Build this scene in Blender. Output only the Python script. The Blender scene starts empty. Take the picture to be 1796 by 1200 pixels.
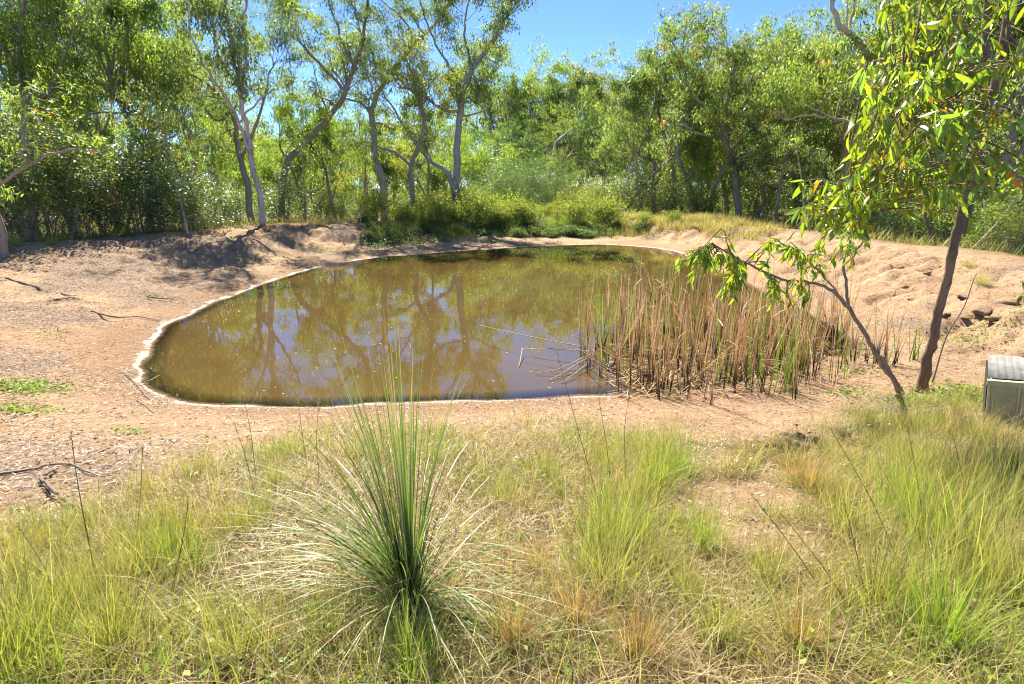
import bpy, math, random
import numpy as np
from mathutils import Vector

R = math.radians
scene = bpy.context.scene
C = scene.collection

# ------------------------------------------------------------------ camera, sky, sun, exposure
CAM_H, PITCH, FPX, PW, PH = 2.8, R(15.1), 1000.0, 1796.0, 1200.0
cam_d = bpy.data.cameras.new('camera')
cam = bpy.data.objects.new('camera', cam_d); C.objects.link(cam)
cam.location = (0, 0, CAM_H); cam.rotation_euler = (R(90) - PITCH, 0, 0)
cam_d.sensor_width = 36.0; cam_d.lens = FPX / PW * 36.0
cam_d.clip_start = 0.05; cam_d.clip_end = 3000
scene.camera = cam

SUN_EL, SUN_AZ = R(47), R(-17)          # azimuth from +Y towards +X
world = bpy.data.worlds.new('World'); scene.world = world; world.use_nodes = True
wn = world.node_tree.nodes; wl = world.node_tree.links
bg = wn['Background']
sky = wn.new('ShaderNodeTexSky'); sky.sky_type = 'NISHITA'; sky.sun_disc = False
sky.sun_elevation = SUN_EL; sky.sun_rotation = SUN_AZ
sky.air_density = 0.5; sky.dust_density = 0.0; sky.ozone_density = 8.0; sky.altitude = 0
wl.new(sky.outputs[0], bg.inputs[0]); bg.inputs[1].default_value = 0.09
sun_d = bpy.data.lights.new('sun', 'SUN'); sun_d.energy = 5.0; sun_d.angle = R(0.53); sun_d.color = (1.0, 0.92, 0.79)
sun = bpy.data.objects.new('sun', sun_d); C.objects.link(sun)
sdir = Vector((math.sin(SUN_AZ) * math.cos(SUN_EL), math.cos(SUN_AZ) * math.cos(SUN_EL), math.sin(SUN_EL)))
sun.rotation_euler = sdir.to_track_quat('Z', 'Y').to_euler(); sun.location = (0, 0, 40)
scene.view_settings.view_transform = 'Standard'; scene.view_settings.look = 'None'
scene.view_settings.exposure = 1.68; scene.view_settings.gamma = 1.0
scene.view_settings.use_curve_mapping = False
scene.render.filter_size = 1.1; scene.cycles.pixel_filter_type = 'BLACKMAN_HARRIS'; scene.cycles.filter_width = 1.1
scene.cycles.max_bounces = 8; scene.cycles.transparent_max_bounces = 8
scene.cycles.diffuse_bounces = 4; scene.cycles.transmission_bounces = 4

# ------------------------------------------------------------------ numeric helpers
def rngf(s): return np.random.default_rng(s)
def nrm(v): return v / np.maximum(np.linalg.norm(v, axis=-1, keepdims=True), 1e-9)
cp, sp = math.cos(PITCH), math.sin(PITCH)
def ray(px, py):
    u, v = (px - PW / 2) / FPX, -(py - PH / 2) / FPX
    return np.array([u, cp + v * sp, -sp + v * cp])
def at_z(px, py, z):
    d = ray(px, py); t = (z - CAM_H) / d[2]
    return np.array([d[0] * t, d[1] * t, z])
def at_y(px, py, Y):
    d = ray(px, py); t = Y / d[1]
    return np.array([d[0] * t, Y, CAM_H + d[2] * t])
def proj(p):
    x, y, z = p[0], p[1], p[2] - CAM_H
    f = y * cp - z * sp; u = y * sp + z * cp
    return PW / 2 + FPX * x / f, PH / 2 - FPX * u / f
def catmull(P, n=6, closed=True):
    P = np.asarray(P, float); k = len(P); out = []
    rg = range(k) if closed else range(k - 1)
    for i in rg:
        g = (lambda j: P[j % k]) if closed else (lambda j: P[min(max(j, 0), k - 1)])
        a, b, c, d = g(i - 1), g(i), g(i + 1), g(i + 2)
        for t in np.arange(n) / n:
            out.append(0.5 * (2 * b + (c - a) * t + (2 * a - 5 * b + 4 * c - d) * t * t + (3 * b - a - 3 * c + d) * t ** 3))
    if not closed: out.append(P[-1])
    return np.array(out)
def sstep(a, b, x):
    t = np.clip((x - a) / (b - a), 0, 1); return t * t * (3 - 2 * t)
def vnoise(x, y, seed=0):
    xi, yi = np.floor(x).astype(np.int64), np.floor(y).astype(np.int64)
    fx, fy = x - xi, y - yi
    fx, fy = fx * fx * (3 - 2 * fx), fy * fy * (3 - 2 * fy)
    def h(a, b):
        n = (a * 374761393 + b * 668265263 + seed * 974634541) & 0x7fffffff
        n = ((n ^ (n >> 13)) * 1274126177) & 0x7fffffff
        n = n ^ (n >> 16)
        return (n & 0xffff) / 65535.0
    return (h(xi, yi) * (1 - fx) + h(xi + 1, yi) * fx) * (1 - fy) + (h(xi, yi + 1) * (1 - fx) + h(xi + 1, yi + 1) * fx) * fy
def fbm(x, y, s, oc=4, seed=0):
    t, a, o = 0, 1.0, 0
    for k in range(oc):
        t = t + a * (vnoise(x / s, y / s, seed + k * 17) - .5); o += a; a *= .5; s *= .5
    return t / o
def poly_dist(X, Y, P):
    """signed distance to closed polygon P (negative inside) and index of the nearest edge"""
    best = np.full(X.shape, 1e18); idx = np.zeros(X.shape, int); tt = np.zeros(X.shape); ins = np.zeros(X.shape, bool)
    k = len(P)
    for i in range(k):
        a, b = P[i], P[(i + 1) % k]
        ex, ey = b[0] - a[0], b[1] - a[1]
        t = np.clip(((X - a[0]) * ex + (Y - a[1]) * ey) / (ex * ex + ey * ey + 1e-12), 0, 1)
        d = (X - a[0] - t * ex) ** 2 + (Y - a[1] - t * ey) ** 2
        m = d < best
        best = np.where(m, d, best); idx = np.where(m, i, idx); tt = np.where(m, t, tt)
        if abs(ey) > 1e-12:
            c = ((a[1] > Y) != (b[1] > Y)) & (X < ex * (Y - a[1]) / ey + a[0])
            ins ^= c
    d = np.sqrt(best)
    return np.where(ins, -d, d), idx, tt

class MB:
    """collects vertices, faces and vertex colours into one mesh"""
    def __init__(s): s.v, s.q, s.t, s.c, s.n = [], [], [], [], 0
    def add(s, V, Q=None, T=None, col=(1, 1, 1)):
        V = np.asarray(V, float).reshape(-1, 3); col = np.asarray(col, float)
        if col.ndim == 1: col = np.tile(col, (len(V), 1))
        if Q is not None and len(Q): s.q.append(np.asarray(Q).reshape(-1, 4) + s.n)
        if T is not None and len(T): s.t.append(np.asarray(T).reshape(-1, 3) + s.n)
        s.v.append(V); s.c.append(col); s.n += len(V)
    def mesh(s, name, mat, smooth=False):
        V = np.concatenate(s.v); Cc = np.concatenate(s.c)
        q = np.concatenate(s.q) if s.q else np.zeros((0, 4), int)
        t = np.concatenate(s.t) if s.t else np.zeros((0, 3), int)
        me = bpy.data.meshes.new(name)
        me.vertices.add(len(V)); me.vertices.foreach_set('co', V.astype(np.float32).ravel())
        me.loops.add(q.size + t.size); me.loops.foreach_set('vertex_index', np.concatenate([q.ravel(), t.ravel()]).astype(np.int32))
        me.polygons.add(len(q) + len(t))
        st = np.concatenate([np.arange(len(q)) * 4, q.size + np.arange(len(t)) * 3]).astype(np.int32)
        me.polygons.foreach_set('loop_start', st)
        me.polygons.foreach_set('use_smooth', np.full(len(q) + len(t), smooth))
        me.update(calc_edges=True)
        at = me.attributes.new('Col', 'FLOAT_COLOR', 'POINT')
        at.data.foreach_set('color', np.concatenate([Cc, np.ones((len(Cc), 1))], 1).astype(np.float32).ravel())
        me.materials.append(mat)
        return me
    def obj(s, name, mat, parent=None, smooth=False):
        return link(name, s.mesh(name, mat, smooth), parent)

def link(name, data, parent=None):
    o = bpy.data.objects.new(name, data); C.objects.link(o)
    if parent is not None: o.parent = parent
    return o
def tag(o, label, cat, group=None):
    o['label'] = label; o['category'] = cat
    if group: o['group'] = group
    return o
def thing(name, label, cat, loc=(0, 0, 0), rz=0.0, group=None, scale=1.0):
    o = link(name, None); o.location = [float(c) for c in loc]; o.rotation_euler = (0, 0, rz)
    o.scale = (scale,) * 3 if np.isscalar(scale) else scale
    o.empty_display_size = .2
    return tag(o, label, cat, group)
def stuff(o): o['kind'] = 'stuff'; return o
def struct(o): o['kind'] = 'structure'; return o
KIDS = {}
def kids(o):
    if o.name not in KIDS: KIDS[o.name] = list(o.children)
    return KIDS[o.name]
def dup(root, loc, rz, label, scale=1.0):
    r = root.copy(); C.objects.link(r); r.location = [float(c) for c in loc]; r.rotation_euler = (0, 0, rz)
    r.scale = (scale,) * 3 if np.isscalar(scale) else scale
    r['label'] = label
    for ch in kids(root):
        c = ch.copy(); C.objects.link(c); c.parent = r
    return r

def tube(mb, P, rad, sides=6, col=(1, 1, 1), cap=True):
    P = np.asarray(P, float); rad = np.asarray(rad, float); k = len(P)
    T = nrm(np.gradient(P, axis=0)); m = nrm(T.mean(0) + 1e-6)
    ref = np.eye(3)[np.argmin(np.abs(m))]
    A = nrm(np.cross(T, ref)); B = np.cross(T, A)
    ang = np.arange(sides) / sides * 2 * math.pi
    V = P[:, None] + rad[:, None, None] * (A[:, None] * np.cos(ang)[None, :, None] + B[:, None] * np.sin(ang)[None, :, None])
    i = np.arange(k - 1)[:, None] * sides; j = np.arange(sides)[None]; jn = (j + 1) % sides
    Q = np.stack([i + j, i + jn, i + sides + jn, i + sides + j], -1).reshape(-1, 4)
    V = V.reshape(-1, 3); Tr = None
    col = np.asarray(col, float)
    if col.ndim == 2: col = np.repeat(col, sides, 0)
    if cap:
        V = np.concatenate([V, P[:1], P[-1:]])
        n0 = k * sides; jj = np.arange(sides)
        Tr = np.concatenate([np.stack([np.full(sides, n0), (jj + 1) % sides, jj], -1),
                             np.stack([np.full(sides, n0 + 1), (k - 1) * sides + jj, (k - 1) * sides + (jj + 1) % sides], -1)])
        if col.ndim == 2: col = np.concatenate([col, col[:1], col[-1:]])
    mb.add(V, Q, Tr, col)

def leaves(mb, P, D, N, L, W, col):
    """flat pointed leaves, one quad each"""
    n = len(P); D = nrm(D); S = nrm(np.cross(D, N)); L = np.broadcast_to(L, n)[:, None]; W = np.broadcast_to(W, n)[:, None]
    V = np.stack([P, P + D * .42 * L + S * W * .5, P + D * L, P + D * .42 * L - S * W * .5], 1).reshape(-1, 3)
    Q = np.arange(n)[:, None] * 4 + np.arange(4)[None]
    mb.add(V, Q, None, np.repeat(col, 4, 0))
def curved_leaf(P, D, N, L, W, droop):
    D = D / np.linalg.norm(D); S = np.cross(D, N); S /= np.linalg.norm(S); N2 = np.cross(S, D)
    V = [P]
    for t, w in ((.22, .78), (.5, 1.0), (.78, .6)):
        c = P + D * L * t - N2 * droop * L * t * t; e = N2 * W * .18
        V += [c + S * W * .5 * w + e * w, c, c - S * W * .5 * w + e * w]
    V.append(P + D * L - N2 * droop * L)
    Q = [(1, 4, 5, 2), (2, 5, 6, 3), (4, 7, 8, 5), (5, 8, 9, 6)]
    T = [(0, 1, 2), (0, 2, 3), (7, 10, 8), (8, 10, 9)]
    return np.array(V), Q, T
def blades(mb, P, az, th0, kap, L, W, c0, c1, nseg=3, twist=None):
    """grass blades: bent tapering ribbons"""
    n = len(P); f = lambda a: np.broadcast_to(np.asarray(a, float), n)
    az, th0, kap, L, W = map(f, (az, th0, kap, L, W))
    H = np.stack([np.cos(az), np.sin(az), np.zeros(n)], -1)
    sa = az + math.pi / 2 + (0 if twist is None else twist)
    S = np.stack([np.cos(sa), np.sin(sa), np.zeros(n)], -1)
    V, col = [], []; p = np.array(P, float)
    for i in range(nseg + 1):
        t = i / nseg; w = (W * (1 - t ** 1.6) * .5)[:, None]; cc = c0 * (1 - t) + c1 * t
        if i < nseg: V += [p + S * w, p - S * w]; col += [cc, cc]
        else: V.append(p); col.append(cc)
        th = th0 + kap * (t + .5 / nseg)
        p = p + (H * np.sin(th)[:, None] + np.array([0, 0, 1.]) * np.cos(th)[:, None]) * (L / nseg)[:, None]
    k = 2 * nseg + 1
    V = np.stack(V, 1).reshape(-1, 3); col = np.stack(col, 1).reshape(-1, 3); b = np.arange(n)[:, None] * k
    Q = np.concatenate([b + np.array([2 * i, 2 * i + 1, 2 * i + 3, 2 * i + 2]) for i in range(nseg - 1)]) if nseg > 1 else None
    mb.add(V, Q, b + np.array([2 * nseg - 2, 2 * nseg - 1, 2 * nseg]), col)

# ------------------------------------------------------------------ materials
def new_mat(name):
    m = bpy.data.materials.new(name); m.use_nodes = True
    return m, m.node_tree.nodes, m.node_tree.links, m.node_tree.nodes['Principled BSDF']
def node(ns, typ, **kw):
    n = ns.new(typ)
    for k, v in kw.items():
        if k in n.inputs: n.inputs[k].default_value = v
        else: setattr(n, k, v)
    return n
def mix_col(ns, ls, fac, a, b, mode='MIX'):
    m = ns.new('ShaderNodeMix'); m.data_type = 'RGBA'; m.blend_type = mode
    for sock, val in ((m.inputs[0], fac), (m.inputs[6], a), (m.inputs[7], b)):
        if hasattr(val, 'is_linked'): ls.new(val, sock)
        else: sock.default_value = val if np.isscalar(val) else (*val, 1)
    return m.outputs[2]
def ramp(ns, ls, src, lo, hi):
    m = node(ns, 'ShaderNodeMapRange'); m.inputs[1].default_value = lo; m.inputs[2].default_value = hi
    ls.new(src, m.inputs[0]); return m.outputs[0]
def leaf_mat(name, trans=.45, rough=.4, spec=.5, tcol=(1.5, 1.45, .55)):
    m, ns, ls, b = new_mat(name)
    a = node(ns, 'ShaderNodeAttribute', attribute_name='Col')
    ls.new(a.outputs['Color'], b.inputs['Base Color']); b.inputs['Roughness'].default_value = rough
    b.inputs['Specular IOR Level'].default_value = spec
    t = ns.new('ShaderNodeBsdfTranslucent'); ls.new(mix_col(ns, ls, 1.0, a.outputs['Color'], tcol, 'MULTIPLY'), t.inputs[0])
    x = ns.new('ShaderNodeMixShader'); x.inputs[0].default_value = trans
    ls.new(b.outputs[0], x.inputs[1]); ls.new(t.outputs[0], x.inputs[2]); ls.new(x.outputs[0], ns['Material Output'].inputs[0])
    return m
M_leaf = leaf_mat('eucalypt_leaf', .55, .42, .5, (2.2, 2.15, .9))
M_gloss = leaf_mat('glossy_shrub_leaf', .42, .42, .9, (2.5, 2.4, .7))
M_weed = leaf_mat('weed_leaf', .5, .5, .3, (1.75, 1.9, .75))
M_grass = leaf_mat('grass_blade', .4, .5, .35, (1.3, 1.38, .6))
M_tuss = leaf_mat('tussock_blade', .25, .45, .35, (1.6, 1.8, .5))
M_dry = leaf_mat('dry_reed', .2, .6, .3, (1.2, 1.0, .7))
def bark_mat(name, c1, c2, scale=6.0, bump=.4, dark=(.05, .035, .025)):
    m, ns, ls, b = new_mat(name)
    tc = ns.new('ShaderNodeTexCoord'); mp = ns.new('ShaderNodeMapping'); mp.inputs['Scale'].default_value = (scale, scale, scale * .22)
    ls.new(tc.outputs['Object'], mp.inputs[0])
    n1 = node(ns, 'ShaderNodeTexNoise', Scale=2.2, Detail=8.0, Roughness=.65); ls.new(mp.outputs[0], n1.inputs['Vector'])
    n2 = node(ns, 'ShaderNodeTexNoise', Scale=.9, Detail=3.0); ls.new(tc.outputs['Object'], n2.inputs['Vector'])
    c = mix_col(ns, ls, ramp(ns, ls, n2.outputs[0], .35, .65), c1, c2)
    c = mix_col(ns, ls, ramp(ns, ls, n1.outputs[0], .52, .75), c, dark)
    a = node(ns, 'ShaderNodeAttribute', attribute_name='Col')
    ls.new(mix_col(ns, ls, 1.0, c, a.outputs['Color'], 'MULTIPLY'), b.inputs['Base Color']); b.inputs['Roughness'].default_value = .85
    bp = node(ns, 'ShaderNodeBump', Strength=bump, Distance=.02); ls.new(n1.outputs[0], bp.inputs['Height']); ls.new(bp.outputs[0], b.inputs['Normal'])
    return m
M_bark = bark_mat('grey_brown_bark', (.36, .28, .22), (.25, .2, .155))
M_pale = bark_mat('pale_smooth_bark', (.62, .52, .43), (.46, .36, .28), 5, .25)
M_greyb = bark_mat('grey_smooth_bark', (.44, .41, .38), (.3, .275, .25), 5, .25)
M_dark = bark_mat('dark_rough_bark', (.27, .18, .125), (.1, .075, .055), 16, 1.0, (.02, .016, .012))
M_stick = bark_mat('weathered_stick', (.3, .25, .2), (.2, .15, .11), 20, .4)

# ------------------------------------------------------------------ terrain
shore_px = [(248, 655), (250, 628), (257, 603), (285, 576), (330, 552), (390, 525), (450, 503), (520, 478), (600, 460), (680, 450),
            (760, 444), (860, 437), (960, 431), (1060, 429), (1130, 433), (1190, 443), (1262, 474), (1345, 512), (1425, 552), (1482, 590),
            (1486, 618), (1430, 642), (1345, 664), (1250, 682), (1180, 690), (1090, 693), (1000, 696), (880, 702), (760, 708), (640, 712),
            (520, 713), (420, 712), (340, 708), (290, 695), (260, 679)]
shore = catmull([at_z(x, y, 0)[:2] for x, y in shore_px], 5)
crest_px = [(-260, 455, 1.05), (0, 431, 1.05), (110, 428, 1.05), (200, 416, 1.05), (300, 408, 1.05), (390, 403, 1.05), (460, 398, 1.05), (560, 393, 1.05),
            (650, 388, 1.0), (800, 381, 1.0), (950, 380, 1.0), (1100, 382, 1.0), (1250, 389, 1.05), (1400, 412, 1.1), (1600, 434, 1.1), (1796, 470, 1.1), (2010, 515, 1.1)]
cr = [(*at_z(x, y, z)[:2], z) for x, y, z in crest_px] + [(10.5, 5.2, 1.1), (8, 2.8, 1.12), (4, 1.7, 1.14), (0, 1.5, 1.15), (-4, 2.0, 1.15), (-8.5, 3.6, 1.12), (-12, 6.5, 1.08)]
crest = catmull(np.array(cr), 4)

def axis(segs, lo, hi, g=1.09):
    a = [segs[0][0]]
    for s, e, st in segs: a += list(np.linspace(s, e, max(2, int(round((e - s) / st)) + 1))[1:])
    st = segs[-1][2]
    while a[-1] < hi: st *= g; a.append(a[-1] + st)
    st = segs[0][2]; pre = []; x = a[0]
    while x > lo: st *= g; x -= st; pre.append(x)
    return np.array(pre[::-1] + a)
GX = axis([(-15, -9, .14), (-9, 9, .085), (9, 15, .14)], -600, 600)
GY = axis([(.3, 10, .075), (10, 20, .11), (20, 36, .18)], -40, 900)
XX, YY = np.meshgrid(GX, GY)
dS, _, _ = poly_dist(XX, YY, shore)
dC, iC, tC = poly_dist(XX, YY, crest[:, :2])
Hc = crest[iC, 2] * (1 - tC) + crest[(iC + 1) % len(crest), 2] * tC
T_ = np.clip(dS / np.maximum(dS - dC, 1e-6), 0, 1)
ang = np.arctan2(YY - 15, XX - 1)                       # round the pond
near_w = sstep(11, 6.5, YY)
far_w = sstep(17, 21, YY)
right_w = sstep(2.5, 6, XX) * sstep(5.5, 9, YY) * (1 - .6 * far_w)
left_w = sstep(-3, -6, XX) * (1 - near_w)
gentle = T_ ** .95 * (.75 + .25 * T_)
scarp = .22 * np.minimum(T_ / .35, 1) + .62 * sstep(.3, .62, T_) + .16 * sstep(.6, 1, T_)
rscarp = .2 * np.minimum(T_ / .4, 1) + .5 * sstep(.36, .72, T_) + .3 * sstep(.7, 1, T_)
prof = gentle * (1 - np.clip(far_w + right_w, 0, 1)) + (scarp * far_w + rscarp * right_w) / np.maximum(far_w + right_w, 1) * 1.0
Hh = Hc * prof
drop = .75 * sstep(2.5, 5.5, YY)
Hh = np.where(dC > 0, Hc - drop * sstep(.8, 7, dC), Hh)
Hh = np.where(dS < 0, -1.0 * sstep(0, 3.5, -dS) - .05 * np.minimum(-dS, 1), Hh)
out_w = sstep(.25, 1.6, dS)
amp = np.where(YY < 30, 1.0, 0) + np.where(YY >= 30, 1.0, 0)
ns1 = fbm(XX, YY, 1.1, 4, 3)
Hh += out_w * (.16 * fbm(XX, YY, 3.2, 3, 1) + .08 * ns1 + .05 * fbm(XX, YY, .4, 3, 8) * (1 + right_w + left_w))
gull = np.abs(fbm(XX, YY, 1.0, 3, 9)) * 2
Hh -= out_w * (right_w * .2 + far_w * sstep(1.2, 0, dC) * .15 + left_w * .05) * sstep(.35, .0, gull) * sstep(.2, .45, T_) * sstep(1.02, .9, T_)
lump = np.maximum(fbm(XX, YY, .55, 3, 21), 0)
Hh += out_w * .045 * np.maximum(fbm(XX, YY, .28, 2, 14), -.15) * (1 - near_w * .5)
Hh += out_w * lump * (right_w * .3 * sstep(.3, .5, T_) * sstep(.95, .75, T_) + left_w * .1 + .025)
Hh += sstep(1.2, .3, np.abs(dS)) * .034 * fbm(XX, YY, .9, 4, 33) * (1 + far_w * .3)
Hh += sstep(60, 300, np.hypot(XX, YY)) * 2.0
dY = np.clip(np.searchsorted(GY, 0), 0, None)

def height(x, y):
    x = np.asarray(x, float); y = np.asarray(y, float)
    i = np.clip(np.searchsorted(GX, x) - 1, 0, len(GX) - 2); j = np.clip(np.searchsorted(GY, y) - 1, 0, len(GY) - 2)
    fx = (x - GX[i]) / (GX[i + 1] - GX[i]); fy = (y - GY[j]) / (GY[j + 1] - GY[j])
    return (Hh[j, i] * (1 - fx) + Hh[j, i + 1] * fx) * (1 - fy) + (Hh[j + 1, i] * (1 - fx) + Hh[j + 1, i + 1] * fx) * fy
def field(F, x, y):
    i = np.clip(np.searchsorted(GX, x) - 1, 0, len(GX) - 2); j = np.clip(np.searchsorted(GY, y) - 1, 0, len(GY) - 2)
    return F[j, i]
def gp(px, py, far=200.0):
    """ground point seen at a pixel of the photograph"""
    d = ray(px, py); t = np.geomspace(.8, far, 3000)
    z = CAM_H + d[2] * t; g = height(d[0] * t, d[1] * t)
    w = np.nonzero(z < g)[0]; k = w[0] if len(w) else len(t) - 1
    return np.array([d[0] * t[k], d[1] * t[k], g[k]])
def gz(x, y): return np.array([x, y, float(height(x, y))])

# where grass grows near the camera: everything on the near side of this line
gb = [gp(x, y) for x, y in [(0, 930), (150, 900), (260, 860), (400, 800), (520, 768), (640, 748), (800, 750), (1000, 748), (1150, 762), (1280, 775), (1400, 775), (1500, 745), (1600, 712), (1700, 690), (1796, 690)]]
gbx = np.array([p[0] for p in gb]); gby = np.array([p[1] for p in gb])
def grass_mask(x, y):
    yb = np.interp(x, gbx, gby, left=2.4, right=6.5)
    m = sstep(.7, -.9, y - yb + 1.3 * fbm(x, y, .8, 3, 40))
    for px, py, rx, ry in ((1290, 880, .55, .5), (1330, 940, .45, .28), (1230, 800, .4, .4), (1400, 830, .3, .25)):
        b = gp(px, py); q = np.hypot((x - b[0]) / rx, (y - b[1]) / ry) + .8 * fbm(x, y, .4, 3, 44)
        m = m * (1 - .9 * sstep(1.15, .7, q))
    return m

mb = MB()
nx, ny = len(GX), len(GY)
idx = np.arange(nx * ny).reshape(ny, nx)
Q = np.stack([idx[:-1, :-1], idx[:-1, 1:], idx[1:, 1:], idx[1:, :-1]], -1).reshape(-1, 4)
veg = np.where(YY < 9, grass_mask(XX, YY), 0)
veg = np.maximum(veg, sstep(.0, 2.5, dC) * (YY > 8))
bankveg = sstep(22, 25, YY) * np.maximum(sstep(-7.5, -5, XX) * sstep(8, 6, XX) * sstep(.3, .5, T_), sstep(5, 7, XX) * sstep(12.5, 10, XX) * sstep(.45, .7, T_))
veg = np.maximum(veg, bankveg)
damp = sstep(1.6, .1, dS + 1.2 * fbm(XX, YY, 1.5, 3, 50)) * (1 - .55 * right_w)
damp = np.maximum(damp * .9, (dS < 0) * 1.0)
litter = sstep(.02, .2, fbm(XX, YY, 1.6, 4, 60) + .1 * left_w - .08 * right_w)
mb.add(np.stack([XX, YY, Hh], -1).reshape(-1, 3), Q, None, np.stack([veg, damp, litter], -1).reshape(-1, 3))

mg, ns, ls, b = new_mat('sandy_earth')
a = node(ns, 'ShaderNodeAttribute', attribute_name='Col'); sx = ns.new('ShaderNodeSeparateColor'); ls.new(a.outputs['Color'], sx.inputs[0])
geo = ns.new('ShaderNodeNewGeometry')
def nz(scale, det=6.0, rough=.6):
    n = node(ns, 'ShaderNodeTexNoise', Scale=scale, Detail=det, Roughness=rough); ls.new(geo.outputs['Position'], n.inputs['Vector']); return n.outputs[0]
n_big, n_mid, n_fine, n_spk = nz(.7), nz(6.0, 8, .7), nz(45.0, 4, .7), nz(22.0, 5, .75)
col = mix_col(ns, ls, ramp(ns, ls, n_big, .35, .65), (.57, .375, .22), (.46, .29, .165))
col = mix_col(ns, ls, ramp(ns, ls, n_mid, .45, .75), col, (.62, .45, .29))
lit = node(ns, 'ShaderNodeMath', operation='MULTIPLY'); ls.new(sx.outputs[2], lit.inputs[0]); ls.new(ramp(ns, ls, n_spk, .36, .54), lit.inputs[1])
col = mix_col(ns, ls, lit.outputs[0], col, (.3, .225, .17))
n_str = nz(2.6, 9, .75); n_crk = nz(13., 7, .8)
col = mix_col(ns, ls, ramp(ns, ls, n_str, .5, .7), col, (.34, .2, .105))
col = mix_col(ns, ls, ramp(ns, ls, n_crk, .52, .64), col, (.29, .19, .12))
dm = node(ns, 'ShaderNodeMath', operation='MULTIPLY'); ls.new(sx.outputs[1], dm.inputs[0]); ls.new(ramp(ns, ls, n_mid, .25, .5), dm.inputs[1])
col = mix_col(ns, ls, dm.outputs[0], col, (.33, .195, .1))
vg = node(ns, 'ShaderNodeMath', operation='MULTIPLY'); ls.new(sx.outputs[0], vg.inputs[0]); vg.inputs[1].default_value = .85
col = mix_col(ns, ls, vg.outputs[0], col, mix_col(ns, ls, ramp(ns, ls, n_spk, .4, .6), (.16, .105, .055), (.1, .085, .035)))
col = mix_col(ns, ls, ramp(ns, ls, n_fine, .55, .72), col, mix_col(ns, ls, .5, col, (.16, .1, .06)))
ea = node(ns, 'ShaderNodeAttribute', attribute_name='Edge'); es = ns.new('ShaderNodeSeparateColor'); ls.new(ea.outputs['Color'], es.inputs[0])
def mth(op, a_, b_):
    m = node(ns, 'ShaderNodeMath', operation=op)
    for q, v in enumerate((a_, b_)):
        if hasattr(v, 'is_linked'): ls.new(v, m.inputs[q])
        else: m.inputs[q].default_value = v
    return m.outputs[0]
n_rim, n_rb = nz(9., 5, .7), nz(2.2, 3)
wob = mth('ADD', es.outputs[0], mth('MULTIPLY', mth('SUBTRACT', n_rim, .5), .22))            # distance from the waterline, made ragged
outer = mth('MULTIPLY', es.outputs[1], mth('MULTIPLY', ramp(ns, ls, n_rb, .32, .7), .2))
rim = mth('MULTIPLY', ramp(ns, ls, wob, -.015, .02), ramp(ns, ls, mth('SUBTRACT', outer, wob), -.01, .05))
rim = mth('MULTIPLY', rim, mth('ADD', .55, mth('MULTIPLY', n_fine, .6)))
halo = mth('MULTIPLY', ramp(ns, ls, wob, .45, .1), mth('MULTIPLY', ramp(ns, ls, n_spk, .4, .6), mth('MINIMUM', es.outputs[1], .6)))
col = mix_col(ns, ls, halo, col, (.38, .285, .21))
col = mix_col(ns, ls, rim, col, (.74, .68, .56))
ls.new(col, b.inputs['Base Color']); b.inputs['Roughness'].default_value = .95; b.inputs['Specular IOR Level'].default_value = .15
add = node(ns, 'ShaderNodeMath', operation='MULTIPLY_ADD'); ls.new(n_fine, add.inputs[0]); add.inputs[1].default_value = .3; ls.new(n_mid, add.inputs[2])
add2 = node(ns, 'ShaderNodeMath', operation='MULTIPLY_ADD'); ls.new(n_crk, add2.inputs[0]); add2.inputs[1].default_value = .7; ls.new(add.outputs[0], add2.inputs[2]); add = add2
bp = node(ns, 'ShaderNodeBump', Strength=1.0, Distance=.1); ls.new(add.outputs[0], bp.inputs['Height']); ls.new(bp.outputs[0], b.inputs['Normal'])
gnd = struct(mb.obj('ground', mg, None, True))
rw = np.where(XX < -3, 1.25, np.where(YY > 20, 1.2, .75)); rw = np.where((XX > 1.4) & (YY < 20), .0, rw)
ea = gnd.data.attributes.new('Edge', 'FLOAT_COLOR', 'POINT'); ea.data.foreach_set('color', np.stack([np.clip(Hh / .12, -2, 2), rw, 0 * rw, 0 * rw + 1], -1).astype(np.float32).ravel())

# ------------------------------------------------------------------ water
wx = np.arange(-9, 9.5, .16); wy = np.arange(5, 31, .16)
WX, WY = np.meshgrid(wx, wy); dw, _, _ = poly_dist(WX, WY, shore)
dep = np.clip(-height(WX, WY), 0, None)
wid = np.arange(WX.size).reshape(WX.shape)
ok = dw < .35
okq = ok[:-1, :-1] & ok[1:, :-1] & ok[:-1, 1:] & ok[1:, 1:]
Q = np.stack([wid[:-1, :-1], wid[:-1, 1:], wid[1:, 1:], wid[1:, :-1]], -1)[okq]
used, inv = np.unique(Q, return_inverse=True)
mb = MB(); V = np.stack([WX.ravel(), WY.ravel(), np.zeros(WX.size)], -1)[used]
mb.add(V, inv.reshape(-1, 4), None, np.repeat(dep.ravel()[used][:, None], 3, 1))
mw, ns, ls, b = new_mat('muddy_water')
a = node(ns, 'ShaderNodeAttribute', attribute_name='Col'); geo = ns.new('ShaderNodeNewGeometry')
n1 = node(ns, 'ShaderNodeTexNoise', Scale=.6, Detail=4.0); ls.new(geo.outputs['Position'], n1.inputs['Vector'])
n2 = node(ns, 'ShaderNodeTexNoise', Scale=2.2, Detail=2.0); ls.new(geo.outputs['Position'], n2.inputs['Vector'])
ls.new(mix_col(ns, ls, ramp(ns, ls, n1.outputs[0], .35, .65), (.105, .066, .02), (.085, .056, .02)), b.inputs['Base Color'])
b.inputs['Roughness'].default_value = .025; b.inputs['IOR'].default_value = 1.333; b.inputs['Specular IOR Level'].default_value = .5
bp = node(ns, 'ShaderNodeBump', Strength=.025, Distance=.05); ls.new(n2.outputs[0], bp.inputs['Height']); ls.new(bp.outputs[0], b.inputs['Normal'])
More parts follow.
